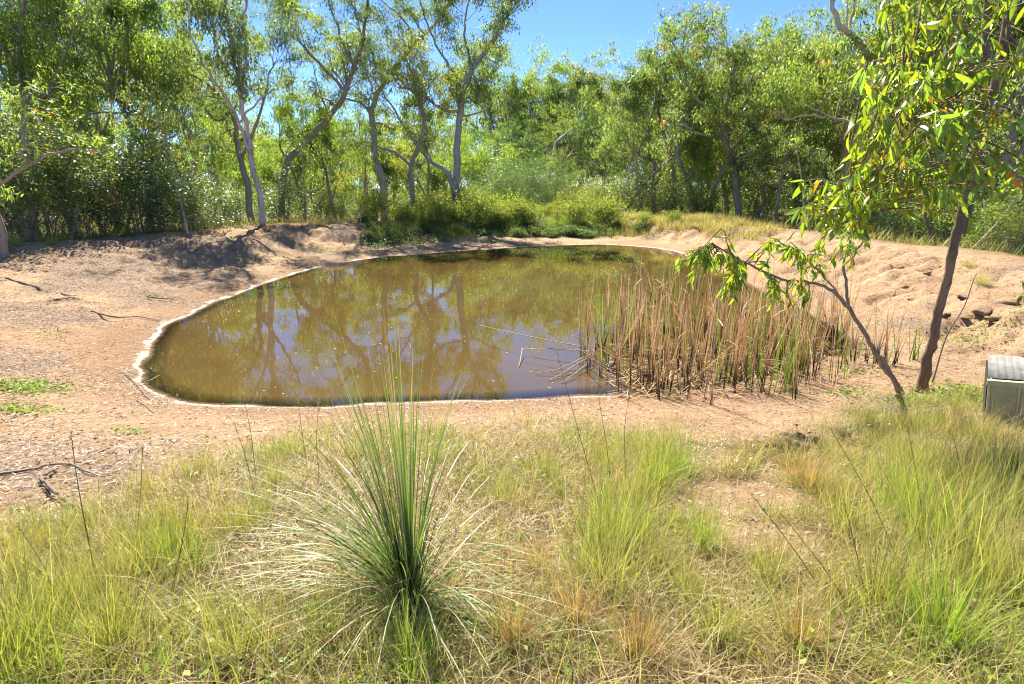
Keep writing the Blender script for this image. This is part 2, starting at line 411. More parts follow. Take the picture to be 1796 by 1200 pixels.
tr = ns.new('ShaderNodeBsdfTransparent'); x = ns.new('ShaderNodeMixShader')
ls.new(ramp(ns, ls, a.outputs['Fac'], .0, .06), x.inputs[0]); ls.new(tr.outputs[0], x.inputs[1]); ls.new(b.outputs[0], x.inputs[2])
gl = ns.new('ShaderNodeBsdfGlossy'); gl.inputs['Roughness'].default_value = .025; fr = node(ns, 'ShaderNodeFresnel', IOR=1.8)
x2 = ns.new('ShaderNodeMixShader'); ls.new(fr.outputs[0], x2.inputs[0]); ls.new(x.outputs[0], x2.inputs[1]); ls.new(gl.outputs[0], x2.inputs[2])
ls.new(bp.outputs[0], gl.inputs['Normal'])
x3 = ns.new('ShaderNodeMixShader'); ls.new(ramp(ns, ls, a.outputs['Fac'], .0, .012), x3.inputs[0]); ls.new(x.outputs[0], x3.inputs[1]); ls.new(x2.outputs[0], x3.inputs[2])
b.inputs['Specular IOR Level'].default_value = 0
ls.new(x3.outputs[0], ns['Material Output'].inputs[0])
struct(mb.obj('pond_water', mw, None, True))

# dried pale scum lying along the waterline
def simple_mat(name, colr, rough=.9, noise=None, scale=30., metal=0., bump=0.):
    m, ns, ls, b = new_mat(name)
    b.inputs['Roughness'].default_value = rough; b.inputs['Metallic'].default_value = metal
    a = node(ns, 'ShaderNodeAttribute', attribute_name='Col')
    tc = ns.new('ShaderNodeTexCoord'); n1 = node(ns, 'ShaderNodeTexNoise', Scale=scale, Detail=6.0, Roughness=.65); ls.new(tc.outputs['Object'], n1.inputs['Vector'])
    c = mix_col(ns, ls, ramp(ns, ls, n1.outputs[0], .4, .65), colr, noise or tuple(q * .75 for q in colr))
    ls.new(mix_col(ns, ls, 1.0, c, a.outputs['Color'], 'MULTIPLY'), b.inputs['Base Color'])
    if bump:
        bp = node(ns, 'ShaderNodeBump', Strength=bump, Distance=.02); ls.new(n1.outputs[0], bp.inputs['Height']); ls.new(bp.outputs[0], b.inputs['Normal'])
    return m
M_scum = simple_mat('dry_scum', (.5, .43, .33), .95, (.34, .26, .18), 26., bump=.8)
sh = catmull(shore, 8); seg = np.roll(sh, -1, 0) - sh; nrm2 = nrm(np.stack([seg[:, 1], -seg[:, 0]], -1))
ctr = shore.mean(0); nrm2 *= np.sign(((sh - ctr) * nrm2).sum(1, keepdims=True))
g = rngf(5); s_ = np.arange(len(sh))
wdt = .02 + .05 * vnoise(s_ / 9., s_ * 0, 3) + .05 * vnoise(s_ / 3., s_ * 0, 4)
wdt *= np.where(sh[:, 0] < -3, 1.5, np.where(sh[:, 1] > 22, 1.5, .75)); wdt *= np.where((sh[:, 0] > 1.6) & (sh[:, 1] < 20), 0.02, 1) + .0
mb = MB(); n = len(sh)
k_ = 4200; pick = g.integers(0, n, k_); off = np.abs(g.normal(0, 1, k_)) * wdt[pick] * 1.5 + .01
p = sh[pick] + nrm2[pick] * off[:, None] + g.normal(0, .03, (k_, 2)); keep = wdt[pick] > .02
p = p[keep]; P3 = np.column_stack([p, np.maximum(height(p[:, 0], p[:, 1]), 0) + .012]); m_ = len(p)
leaves(mb, P3, g.normal(0, 1, (m_, 3)) * (1, 1, .15), np.tile([0, 0, 1.], (m_, 1)) + g.normal(0, .3, (m_, 3)), g.uniform(.006, .03, m_), g.uniform(.004, .014, m_), np.tile(g.uniform(.7, 1.4, (m_, 1)), (1, 3)))
stuff(mb.obj('scum_line', M_scum))

# ------------------------------------------------------------------ trees
def jig(g, n, s): return g.normal(0, s, (n, 3))
class Skel:
    def __init__(s): s.tubes, s.tips = [], []
def grow(g, sk, p, d, L, r, depth, cfg):
    n = 6; pts = [p]; d = nrm(np.asarray(d, float))
    for i in range(n - 1):
        d = nrm(d + g.normal(0, cfg['wob'], 3) + np.array([0, 0, cfg['up']])); pts.append(pts[-1] + d * L / (n - 1))
    pts = np.array(pts); rad = np.linspace(r, r * (.45 if depth else .25), n)
    sk.tubes.append((pts, rad, depth))
    if depth == 0:
        sk.tips += [pts[i] for i in (3, 5)]; return
    if depth == 1: sk.tips += [pts[5]]
    for c in range(cfg['kids']):
        i = n - 1 if c == 0 else int(g.integers(2, n))
        a = R(g.uniform(*cfg['ang'])); ax = nrm(g.normal(0, 1, 3)); ax = nrm(ax - ax @ d * d) if abs(ax @ d) < .99 else ax
        dd = d * math.cos(a) + ax * math.sin(a)
        grow(g, sk, pts[i], dd, L * g.uniform(.5, .75), max(rad[i] * .6, .009), depth - 1, cfg)
PAL = {'olive': ((.15, .2, .065), (.085, .13, .05)), 'bright': ((.17, .235, .055), (.105, .17, .045)), 'dark': ((.085, .135, .06), (.05, .095, .045)),
       'yellow': ((.22, .24, .065), (.145, .18, .05)), 'grey': ((.16, .19, .1), (.11, .14, .07)), 'rusty': ((.23, .2, .07), (.14, .16, .05))}
def leaf_cloud(g, tips, per, rad, L, W, pal, flat=.7, hang=1.0, orange=0.0, gloss=False):
    tips = np.array(tips); n = len(tips); ci = np.repeat(np.arange(n), (per * g.uniform(.25, 1.75, n)).astype(int)); m = len(ci)
    P = tips[ci] + g.normal(0, 1, (m, 3)) * np.array([rad, rad, rad * flat])
    D = nrm(np.array([0, 0, -hang]) + g.normal(0, .6, (m, 3))); N = g.normal(0, 1, (m, 3)) + np.array([0, 0, .3])
    if gloss: D = nrm(g.normal(0, 1, (m, 3)) * (1, 1, .5) + (0, 0, -.25)); N = np.array([0, 0, 1.]) + g.normal(0, .55, (m, 3))
    a, b_ = np.array(PAL[pal][0]), np.array(PAL[pal][1])
    ct = g.uniform(-.3, 1.3, n); t = np.clip(ct[ci] + g.normal(0, .2, m), -.4, 1.4)[:, None]
    col = (a * t + b_ * (1 - t)) * g.uniform(.8, 1.25, (m, 1))
    if orange > 0:
        w = (g.random(n) < orange)[ci] & (g.random(m) < .7)
        col[w] = np.array([.34, .15, .035]) * g.uniform(.7, 1.2, (w.sum(), 1))
    return P, D, N, L * g.uniform(.7, 1.25, m), W * g.uniform(.75, 1.2, m), col
def crown_mesh(g, sk, per, rad, L, W, pal, mat, name='crown', **kw):
    mb = MB(); leaves(mb, *leaf_cloud(g, sk.tips, per, rad, L, W, pal, **kw)); return mb.mesh(name, mat)
def twig_mesh(sk, mat, mind=None, name='branches'):
    mb = MB()
    for pts, rad, dep in sk.tubes: tube(mb, pts, rad, 5 if dep > 1 else (4 if dep == 1 else 3), cap=False)
    return mb.mesh(name, mat, True)

def lib_tree(seed, H, r, fork, pal, bark, cfg, nl=6, per=42, lr=.19, L=.2, W=.055, tall=False, orange=0.):
    """generic eucalypt at the origin: trunk, branches, crown"""
    g = rngf(seed); mb = MB(); n = 9
    d = np.array([g.normal(0, .12), g.normal(0, .12), 1.]); p = np.array([0, 0, -.3]); pts = [p]
    for i in range(n - 1):
        d = nrm(d + g.normal(0, .1, 3) * (1, 1, .2)); pts.append(pts[-1] + d * (H * fork + .3) / (n - 1))
    pts = np.array(pts); rad = np.linspace(r * 1.15, r * .6, n); rad[0] *= 1.25
    tube(mb, pts, rad, 8); tr = mb.mesh('trunk', bark, True)
    sk = Skel(); top = pts[-1]
    for i in range(nl):
        az = i / nl * 6.283 + g.uniform(-.5, .5); el = R(g.uniform(35, 75)); k = n - 1 if i < 3 else int(g.integers(4, n - 1))
        grow(g, sk, pts[k], (math.cos(az) * math.cos(el), math.sin(az) * math.cos(el), math.sin(el)), H * (1 - fork) * g.uniform(.42, .6), r * .42, 2, cfg)
    return tr, twig_mesh(sk, bark), crown_mesh(g, sk, per, lr, L, W, pal, M_leaf, orange=orange)
CFG = dict(wob=.22, up=.07, kids=4, ang=(25, 62))
CFG2 = dict(wob=.26, up=.02, kids=4, ang=(30, 70))
LIB = [('spreading olive eucalypt', lib_tree(11, 10, .19, .38, 'olive', M_bark, CFG)),
       ('sparse yellow-green eucalypt', lib_tree(12, 11, .16, .45, 'yellow', M_pale, CFG2, per=34)),
       ('dense dark green eucalypt', lib_tree(13, 9.5, .2, .32, 'dark', M_bark, CFG, nl=7, per=42)),
       ('bright green eucalypt', lib_tree(14, 10.5, .17, .42, 'bright', M_greyb, CFG)),
       ('tall grey-green eucalypt', lib_tree(15, 12, .2, .5, 'grey', M_greyb, CFG2, per=36)),
       ('rusty-tipped olive eucalypt', lib_tree(16, 10, .17, .4, 'rusty', M_bark, CFG, per=38)),
       ('small bushy bright eucalypt', lib_tree(17, 7, .11, .28, 'bright', M_bark, CFG, nl=7, per=42, lr=.22))]
LIB.append(('slender pale-trunked eucalypt', lib_tree(18, 11.5, .14, .62, 'olive', M_pale, CFG2, nl=5, per=44)))
LIB.append(('slender dark-trunked eucalypt', lib_tree(19, 10.5, .13, .58, 'bright', M_bark, CFG, nl=5, per=44)))
LIBROOT = []
def put_tree(k, loc, rz, sc, label):
    if len(LIBROOT) <= k or LIBROOT[k] is None:
        while len(LIBROOT) <= k: LIBROOT.append(None)
        t = thing('eucalypt_tree', label, 'tree', loc, rz, 'eucalypts of the woodland behind the dam', sc)
        tr, br, crn = LIB[k][1]
        link('trunk', tr, t); stuff(link('branches', br, t)); stuff(link('crown', crn, t)); LIBROOT[k] = t
        return t
    return dup(LIBROOT[k], loc, rz, label, sc)
ORD = ['first', 'second', 'third', 'fourth', 'fifth', 'sixth', 'seventh', 'eighth', 'ninth', 'tenth', 'eleventh', 'twelfth', 'thirteenth', 'fourteenth', 'fifteenth',
       'sixteenth', 'seventeenth', 'eighteenth', 'nineteenth', 'twentieth', 'twenty-first', 'twenty-second', 'twenty-third', 'twenty-fourth', 'twenty-fifth', 'twenty-sixth',
       'twenty-seventh', 'twenty-eighth', 'twenty-ninth', 'thirtieth']
g = rngf(77)
ROWS = [  # name, list of (photo x, distance, kind, scale)
    ('front row', [(30, 30, 0, 1.0), (120, 36, 3, 1.05), (330, 40, 3, .95), (560, 43, 6, 1.0), (880, 50, 0, .9), (960, 48, 3, .85), (1085, 48, 5, .8), (1150, 44, 0, .8),
                   (1230, 43, 3, .85), (1400, 38, 5, .8), (1470, 35, 1, .8), (1560, 33, 3, .85), (1680, 24, 3, .8), (1800, 22, 0, .9)]),
    ('slender front row', [(150, 31, 8, 1), (195, 34, 7, 1), (300, 33, 8, 1), (385, 37, 7, .95), (540, 40, 8, .85), (585, 41, 8, .8), (630, 45, 7, .8), (760, 43, 8, .75), (1000, 49, 8, .75), (1110, 46, 7, .8), (1185, 44, 8, .85), (1255, 41, 7, .8), (1320, 44, 8, .85), (1485, 37, 7, .85), (1600, 31, 8, .8), (1665, 27, 7, .75), (1745, 27, 8, .8)]),
        ('second row', [(-80, 34, 2, 1.1), (80, 44, 4, 1.1), (215, 48, 1, 1.1), (400, 48, 3, .95), (480, 52, 1, .8), (600, 53, 3, .85), (690, 52, 1, .8), (780, 54, 0, .8), (860, 52, 3, .82), (930, 54, 1, .82),
                    (1010, 52, 0, .8), (1060, 55, 3, .78), (1120, 54, 2, .88), (1200, 53, 1, .9), (1270, 52, 5, .95), (1345, 50, 0, .95), (1430, 47, 5, .95), (1520, 44, 3, .95), (1620, 40, 2, .9), (1730, 36, 1, .9), (1880, 33, 2, .9)]),
    ('understory', [(q, 45 + 9 * ((i * 7) % 5) / 5 - (8 if q > 1500 or q < 200 else 0), 6, .62 + .3 * ((i * 5) % 7) / 7) for i, q in enumerate(range(60, 1800, 78))]),
        ('back row', [(140, 64, 3, 1.2), (470, 72, 3, .9), (545, 72, 2, .9), (640, 70, 0, .9), (730, 72, 2, .9), (820, 72, 3, .95), (900, 70, 2, .95), (985, 72, 0, 1.0),
                  (1050, 70, 2, .95), (1110, 72, 3, .98), (1180, 68, 2, 1.1), (1260, 66, 4, 1.2), (1330, 66, 2, 1.15), (1410, 62, 4, 1.2), (1500, 60, 2, 1.15), (1590, 58, 0, 1.15), (1680, 55, 2, 1.1), (1780, 52, 3, 1.1)])]
for row, items in ROWS:
    cnt = 0
    for px, Y, k, s in items:
        if 855 < px < 1095 and row in ('front row', 'second row', 'slender front row', 'understory'): Y, s = Y + 38, s * (1.72 if row != 'understory' else 1.4)
        X = (px - 898) / FPX * (Y * cp + .5); p = gz(X, Y + g.uniform(-1, 1))
        put_tree(k, p, g.uniform(0, 6.28), s * (1.25 if px < 400 else 1.1 if px < 620 else 1.15 if px < 840 else 1.5) * g.uniform(.93, 1.07), '%s in the woodland %s, %s from the left of that row' % (LIB[k][0], row, ORD[cnt])); cnt += 1
# the far wood beyond the counted rows reads as one mass
mb = MB(); g = rngf(78); tips = []
for i in range(130):
    Y = g.uniform(80, 130); X = g.uniform(-1.0, 1.0) * Y; h0 = g.uniform(9, 15)
    for k in range(46): tips.append((X + g.normal(0, 2.4), Y + g.normal(0, 2.4), .8 + h0 * g.uniform(.1, 1.0)))
leaves(mb, *leaf_cloud(g, tips, 26, .6, .5, .2, 'olive'))
stuff(mb.obj('far_wood', M_leaf))
mb = MB(); tips = []
for i in range(300):
    Y = g.uniform(50, 82); X = g.uniform(-1.0, 1.0) * Y; h0 = g.uniform(.9, 3.4)
    for k in range(16): tips.append((X + g.normal(0, 1.1), Y + g.normal(0, 1.1), height(X, Y) + h0 * g.uniform(.05, 1.0)))
leaves(mb, *leaf_cloud(g, tips, 22, .32, .28, .09, 'bright', hang=.3))
stuff(mb.obj('far_scrub', M_weed))

def hero(label, name, limbs, Y0, bark, pal, seed, dens=1.0, cfg=CFG, per=30, lr=.22, sub=(12, 1.8), leafy=None, base=None, orange=0.):
    """limbs: list of (pixel polyline, start radius, end radius, depth drift, leafiness); the first one is the trunk"""
    g = rngf(seed)
    P0 = np.array(base if base is not None else at_y(*limbs[0][0][0], Y0)); P0[2] = height(P0[0], P0[1]) - .2 if base is None else P0[2]
    root = thing(name, label, 'tree', P0)
    sk = Skel()
    trunk_pts = None
    for li, (pxs, r0, r1, drift, leafy) in enumerate(limbs):
        m = len(pxs); pts = [at_y(x, y, Y0 + drift * (i / max(m - 1, 1)) ** 1.2) for i, (x, y) in enumerate(pxs)]
        if li == 0: pts[0] = P0
        pts = catmull(np.array(pts), 4, False)
        if li == 0: trunk_pts = pts
        else:   # start in the nearest trunk or limb point
            j = np.argmin(np.linalg.norm(allpts - pts[0], axis=1)); off = allpts[j] - pts[0]
            fall = np.linspace(1, 0, len(pts))[:, None]; pts = pts + off * fall
        allpts = pts if li == 0 else np.concatenate([allpts, pts])
        pts = pts + np.concatenate([[[0, 0, 0]], g.normal(0, .035, (len(pts) - 1, 3))])
        mb = MB(); tube(mb, pts - P0, np.linspace(r0, r1, len(pts)), 8); mb.obj('trunk' if li == 0 else 'branch', bark, root, True)
        if leafy > 0:
            L_ = np.linalg.norm(np.diff(pts, axis=0), axis=1).sum(); n = max(2, int(leafy * sub[0] * L_ / 5))
            for q in range(n):
                k = int(len(pts) * g.uniform(.35, 1.0)) if q else len(pts) - 1; k = min(k, len(pts) - 1)
                d = nrm(pts[k] - pts[max(k - 2, 0)]); dd = nrm(d * .5 + g.normal(0, .6, 3) + np.array([0, 0, .25]))
                rr = r0 + (r1 - r0) * k / len(pts)
                grow(g, sk, pts[k] - P0, dd, sub[1] * g.uniform(.7, 1.2), max(.4 * rr, .022), 1, dict(cfg, kids=5))
    if sk.tubes:
        stuff(link('twigs', twig_mesh(sk, bark, name='twigs'), root))
        stuff(link('crown', crown_mesh(g, sk, int(per * dens), lr * .88, .2, .056, pal, M_leaf, orange=orange), root))
    return root

def base_of(px, py, extra=0.0):
    p = gp(px, py); return p
yT1 = 28.0
hero('tall pale slender eucalypt with forked trunk leaning left above the sandy bank', 'eucalypt_tree', [
    ([(462, 384), (450, 320), (437, 250), (424, 180), (412, 110), (400, 40), (392, -40), (385, -110)], .16, .05, 1.0, .8),
    ([(425, 185), (428, 140), (432, 85), (428, 30), (440, -40), (436, -120)], .085, .03, .5, .8),
    ([(445, 290), (420, 220), (395, 170), (365, 130), (335, 60), (330, 0)], .09, .03, -1.0, 1.0),
    ([(420, 165), (380, 100), (372, 40), (350, -40)], .07, .03, 1.5, 1.2),
    ([(432, 220), (460, 180), (490, 150), (500, 100)], .06, .02, 1.5, 1.0)], yT1, M_pale, 'olive', 101, per=22, sub=(7, 1.5))
hero('dark twin-stemmed eucalypt just left of the pale slender eucalypt', 'eucalypt_tree', [
    ([(440, 384), (432, 320), (418, 270), (410, 210), (380, 160), (340, 130)], .2, .07, 1.5, .8),
    ([(425, 280), (455, 210), (470, 150), (480, 110)], .1, .03, 1.0, 1.0), ([(395, 180), (370, 200), (330, 150), (300, 110)], .08, .03, -.5, 1.0)], yT1 + 4.0, M_bark, 'olive', 102, per=22, sub=(8, 1.5))
hero('leaning eucalypt whose long bare trunk sweeps right and upward', 'eucalypt_tree', [
    ([(488, 372), (500, 295), (530, 255), (578, 205), (606, 160), (626, 105), (640, 45), (648, -30)], .24, .06, .5, .7),
    ([(606, 158), (570, 120), (535, 85), (512, 45), (500, 0)], .1, .03, 1.0, 1.0),
    ([(620, 118), (595, 60), (575, 0), (560, -60)], .08, .02, -1.0, .8),
    ([(580, 205), (560, 160), (550, 110)], .07, .02, 1.0, .8)], 37, M_bark, 'olive', 103)
hero('grey eucalypt with twisted bare trunk curving right into open sky', 'eucalypt_tree', [
    ([(676, 352), (668, 310), (657, 280), (655, 235), (652, 198), (662, 165), (690, 120), (735, 68), (765, 40), (785, 5), (800, -50)], .27, .05, 0, .35),
    ([(652, 198), (632, 180), (615, 175), (600, 165), (590, 130)], .1, .03, 1, .7),
    ([(700, 105), (722, 65), (700, 25), (670, 0), (655, -40)], .08, .02, -.8, .5),
    ([(740, 62), (715, 20), (690, -30)], .06, .02, .8, .4), ([(665, 160), (640, 120), (640, 80)], .06, .02, 1.2, .7)], 39, M_greyb, 'olive', 104, per=26)
hero('broad-crowned eucalypt with straight grey trunk in the middle of the far bank', 'eucalypt_tree', [
    ([(795, 352), (800, 300), (803, 250), (806, 205), (813, 160), (830, 118), (856, 85), (878, 50), (893, 10), (900, -30)], .27, .05, 0, .9),
    ([(795, 335), (782, 295), (750, 272), (722, 240), (700, 205), (672, 160)], .16, .04, -1, .5),
    ([(805, 195), (778, 195), (745, 168), (722, 130), (700, 85)], .13, .03, 1, .9),
    ([(813, 155), (790, 115), (765, 75), (745, 30), (735, -20)], .1, .03, -1, 1.0),
    ([(830, 115), (815, 60), (820, 10), (835, -40)], .09, .03, .6, 1.0),
    ([(808, 200), (840, 195), (860, 185)], .08, .02, -.5, .5)], 38, M_greyb, 'olive', 105)
hero('small gnarled brown tree with crooked limbs left of the straight grey trunk', 'eucalypt_tree', [
    ([(726, 350), (720, 305), (728, 270), (742, 235), (743, 200), (730, 165), (700, 150), (685, 125)], .17, .04, 0, .6),
    ([(716, 290), (695, 268), (668, 258), (645, 248)], .1, .03, -.6, .4), ([(735, 175), (755, 150), (770, 130)], .06, .02, 1, .8)], 36, M_bark, 'yellow', 106)
hero('leaning forked eucalypt on the right above the bare sandy crest', 'eucalypt_tree', [
    ([(1296, 378), (1292, 320), (1288, 290), (1272, 245), (1272, 200), (1282, 150), (1290, 100)], .24, .05, 0, 1.0),
    ([(1292, 312), (1312, 262), (1345, 240), (1368, 212), (1378, 180)], .13, .04, -.5, .9),
    ([(1272, 215), (1245, 192), (1215, 168), (1202, 130), (1195, 95)], .1, .03, .8, 1.0),
    ([(1276, 180), (1310, 150), (1330, 110)], .08, .03, 1, 1.1), ([(1280, 230), (1240, 235), (1200, 218), (1175, 222)], .07, .02, -1, .4)], 36, M_bark, 'olive', 107, orange=.03)
hero('thin dark twin-stemmed tree with bent stems beside the sandy crest', 'eucalypt_tree', [
    ([(1326, 388), (1338, 355), (1340, 325), (1360, 330), (1380, 300)], .13, .04, 0, .5),
    ([(1338, 350), (1330, 320), (1315, 300)], .07, .02, .5, .6)], 33.5, M_dark, 'dark', 108)
hero('slim upright stem with fan of thin branches behind the hanging leaves', 'eucalypt_tree', [
    ([(1362, 392), (1366, 340), (1378, 285), (1395, 230), (1412, 170)], .1, .02, 0, .9),
    ([(1374, 300), (1395, 260), (1425, 225)], .05, .02, .5, .9), ([(1378, 285), (1375, 230), (1365, 190)], .05, .02, -.5, .9)], 32, M_bark, 'olive', 109)
hero('orange-barked old eucalypt with crooked limbs against sky at upper right', 'eucalypt_tree', [
    ([(1556, 425), (1546, 350), (1535, 270), (1530, 200), (1545, 140), (1500, 70), (1470, 40), (1458, -10), (1470, -60)], .25, .07, 0, .35),
    ([(1532, 150), (1560, 120), (1585, 80), (1600, 20)], .12, .04, -.8, 1.2), ([(1515, 85), (1490, 50), (1500, 10), (1480, -40)], .09, .03, .5, .3),
    ([(1545, 142), (1580, 135), (1620, 110)], .1, .03, .5, 1.2), ([(1535, 240), (1480, 215), (1430, 205), (1380, 210)], .1, .03, .5, 1.0)], 30, M_pale, 'bright', 110, orange=.04)
hero('tree with arching bare limb reaching in from the left edge', 'eucalypt_tree', [
    ([(4, 428), (2, 395), (-18, 350), (-45, 330), (-70, 270)], .1, .06, 0, .3),
    ([(-40, 335), (0, 318), (50, 288), (95, 268), (140, 262), (175, 268)], .06, .018, -.6, .3), ([(55, 285), (45, 245), (38, 215)], .05, .02, .3, .6)], 17.0, M_bark, 'olive', 111, sub=(3, .8), per=10, lr=.12)
hero('wide low-forking eucalypt with dark arms high above the left shrubs', 'eucalypt_tree', [
    ([(262, 400), (262, 340), (262, 280), (264, 240), (258, 215), (225, 190), (180, 150), (140, 110)], .22, .05, 0, 1.1),
    ([(266, 232), (300, 210), (325, 195), (340, 150)], .1, .03, -.6, 1.1), ([(240, 200), (190, 195), (150, 200)], .08, .03, .5, .8),
    ([(222, 188), (215, 130), (225, 70), (215, 0)], .09, .03, .8, 1.2), ([(175, 148), (120, 120), (70, 40)], .08, .03, -1, 1.2)], 31, M_bark, 'olive', 112, per=22)
hero('leafy eucalypt with crown filling the upper left corner', 'eucalypt_tree', [
    ([(60, 425), (55, 340), (50, 260), (45, 180), (35, 100), (40, 20), (60, -60)], .22, .06, 0, 1.2),
    ([(48, 220), (90, 150), (120, 80), (150, 10)], .1, .03, -.8, 1.3), ([(40, 130), (0, 80), (-40, 20)], .1, .03, .5, 1.2), ([(38, 60), (90, 30), (130, -30)], .08, .03, .5, 1.3)], 28, M_bark, 'bright', 113, per=20)

# slim saplings standing among the shrubs
g = rngf(130)
SAP = [(118, 24), (172, 22), (205, 20), (240, 21), (318, 24), (352, 26), (415, 36), (530, 36), (560, 36), (612, 36), (640, 40), (760, 38), (835, 40), (1010, 40), (1170, 42), (1240, 38), (1420, 28), (1660, 22), (1720, 18), (1765, 19)]
mbs = []
for v in range(3):
    gg = rngf(140 + v); d = np.array([gg.normal(0, .15), gg.normal(0, .15), 1]); pts = [np.array([0, 0, -.2])]
    for i in range(8): d = nrm(d + gg.normal(0, .07, 3)); pts.append(pts[-1] + d * .58)
    mb = MB(); tube(mb, pts, np.linspace(.055, .015, 9), 6); tr = mb.mesh('trunk', [M_bark, M_pale, M_dark][v], True); sk = Skel()
    for q in range(9): grow(gg, sk, pts[int(gg.integers(4, 9))], nrm(gg.normal(0, .6, 3) + (0, 0, .5)), 1.1, .015, 1, dict(CFG, kids=3))
    mbs.append((tr, twig_mesh(sk, M_bark, name='twigs'), crown_mesh(gg, sk, 26, .16, .14, .04, ['bright', 'olive', 'yellow'][v], M_leaf)))
proto = [None] * 3
for i, (px, Y) in enumerate(SAP):
    v = i % 3; Y += 4 if px < 300 else 0; p = gz((px - 898) / FPX * Y * cp, Y); s = g.uniform(.8, 1.2)
    lab = '%s sapling with thin stem among the shrubs, %s sapling from the left' % (('bright green', 'olive', 'yellow-green')[v], ORD[i])
    if proto[v] is None:
        t = thing('sapling', lab, 'sapling', p, g.uniform(0, 6), 'saplings among the shrubs', s); proto[v] = t
        link('trunk', mbs[v][0], t); stuff(link('twigs', mbs[v][1], t)); stuff(link('crown', mbs[v][2], t))
    else: dup(proto[v], p, g.uniform(0, 6), lab, s)

# ------------------------------------------------------------------ shrubs and weeds
def lib_shrub(seed, H, rad, pal, mat, per, L, W, n=9, orange=0., hang=.2, lr=.2, flop=True):
    g = rngf(seed); sk = Skel(); mb = MB()
    for i in range(n):
        az = g.uniform(0, 6.28); el = R(g.uniform(40, 85))
        grow(g, sk, np.array([g.normal(0, .1), g.normal(0, .1), -.1]), (math.cos(az) * math.cos(el) * rad / H * 2, math.sin(az) * math.cos(el) * rad / H * 2, math.sin(el)), H * g.uniform(.5, .85), .02, 1, dict(wob=.2, up=.03, kids=5, ang=(25, 65)))
    tips = [t for t in sk.tips if t[2] > .05]
    cr_ = MB(); leaves(cr_, *leaf_cloud(g, tips, per, lr, L, W, pal, .9, hang, orange, gloss=flop and mat is not M_leaf))
    return twig_mesh(sk, M_bark, name='stems'), cr_.mesh('foliage', mat)
SH = [('glossy dark broad-leaved shrub', lib_shrub(201, 3.2, 1.0, 'dark', M_gloss, 42, .12, .06, 11)),
      ('glossy mid-green shrub', lib_shrub(202, 2.6, 1.1, 'olive', M_gloss, 44, .11, .055, 11)),
      ('orange-tipped tall shrub', lib_shrub(203, 3.8, .9, 'bright', M_gloss, 40, .13, .055, 11, .12)),
      ('dense dark needle-leaved shrub', lib_shrub(204, 4.2, 1.1, 'dark', M_leaf, 70, .15, .03, 13, lr=.26)),
      ('loose light green shrub', lib_shrub(205, 2.4, 1.0, 'bright', M_weed, 36, .1, .05, 9)),
      ('pale yellow-green shrub', lib_shrub(206, 2.2, .9, 'yellow', M_weed, 38, .09, .04, 9)),
      ('bright green leafy weed', lib_shrub(207, 1.2, .5, 'yellow', M_weed, 20, .13, .04, 10, lr=.17, hang=-.5, flop=False)),
      ('low creeping weed', lib_shrub(208, .5, .9, 'olive', M_weed, 22, .09, .05, 10, lr=.16))]
sproto = [None] * len(SH)
def put_shrub(k, p, rz, s, label, group):
    if sproto[k] is None:
        t = thing('shrub' if k < 6 else 'weed', label, 'shrub' if k < 6 else 'weed', p, rz, group, s); sproto[k] = t
        stuff(link('stems', SH[k][1][0], t)); stuff(link('foliage', SH[k][1][1], t)); return t
    return dup(sproto[k], p, rz, label, s)
g = rngf(210)
PLACES = [('behind the left sandy bank', [(-30, 17, 0, 1.0), (35, 17.5, 1, 1.1), (70, 19, 2, 1.15), (110, 19, 0, 1.0), (165, 20, 1, .9), (225, 21, 0, 1.0), (262, 23, 3, .55), (325, 23, 1, .9), (345, 25, 0, .75), (140, 24, 2, 1.1), (20, 24, 2, 1.2), (290, 28, 0, 1.1), (412, 34, 1, .9)]),
          ('under the eucalypts left of the middle', [(500, 34, 0, .85), (545, 37, 1, .8), (590, 38, 4, .9), (640, 42, 5, 1.0), (700, 43, 4, 1.0), (470, 38, 4, 1.2), (570, 46, 5, 1.3), (740, 46, 4, 1.2)]),
          ('behind the weedy far bank', [(850, 40, 4, 1.1), (905, 41, 3, 1.0), (960, 41, 3, .95), (870, 44, 0, 1.3), (1000, 44, 1, 1.2), (820, 43, 5, 1.2), (1045, 42, 5, 1.2), (930, 46, 3, 1.1)]),
          ('behind the grassy bank right of the middle', [(1090, 41, 1, 1.1), (1130, 40, 0, 1.0), (1180, 40, 1, 1.1), (1215, 38, 5, 1.0), (1250, 40, 4, 1.2), (1160, 45, 5, 1.5), (1340, 40, 1, 1.3), (1400, 38, 0, 1.2)]),
          ('behind the bare right bank', [(1450, 32, 4, 1.0), (1500, 30, 1, 1.0), (1600, 25, 3, .6), (1650, 23, 4, 1.0), (1700, 22, 1, .9), (1760, 19, 4, .9), (1800, 20, 4, 1.1), (1720, 26, 0, 1.2), (1580, 32, 4, 1.3), (1640, 34, 0, 1.2), (1790, 17, 5, .7)])]
for place, items in PLACES:
    for i, (px, Y, k, s) in enumerate(items):
        Y += 2.4 if px < 460 else 0; p = gz((px - 898) / FPX * Y * cp, Y)
        put_shrub(k, p, g.uniform(0, 6.28), s * g.uniform(.92, 1.08), '%s %s, %s of its cluster' % (SH[k][0], place, ORD[i]), 'shrubs round the dam')
WD = []
for i in range(64): WD.append((g.uniform(660, 1080), g.uniform(376, 399), 6, g.uniform(.45, .95) + (.6 if g.random() < .2 else 0)))
for i in range(36): WD.append((g.uniform(620, 1050), g.uniform(399, 417), 7, g.uniform(.45, .9)))
WD += [(640, 390, 7, .8), (1080, 398, 7, .7), (1120, 402, 7, .7), (1130, 396, 6, .6), (1180, 394, 6, .6)]
WD.sort()
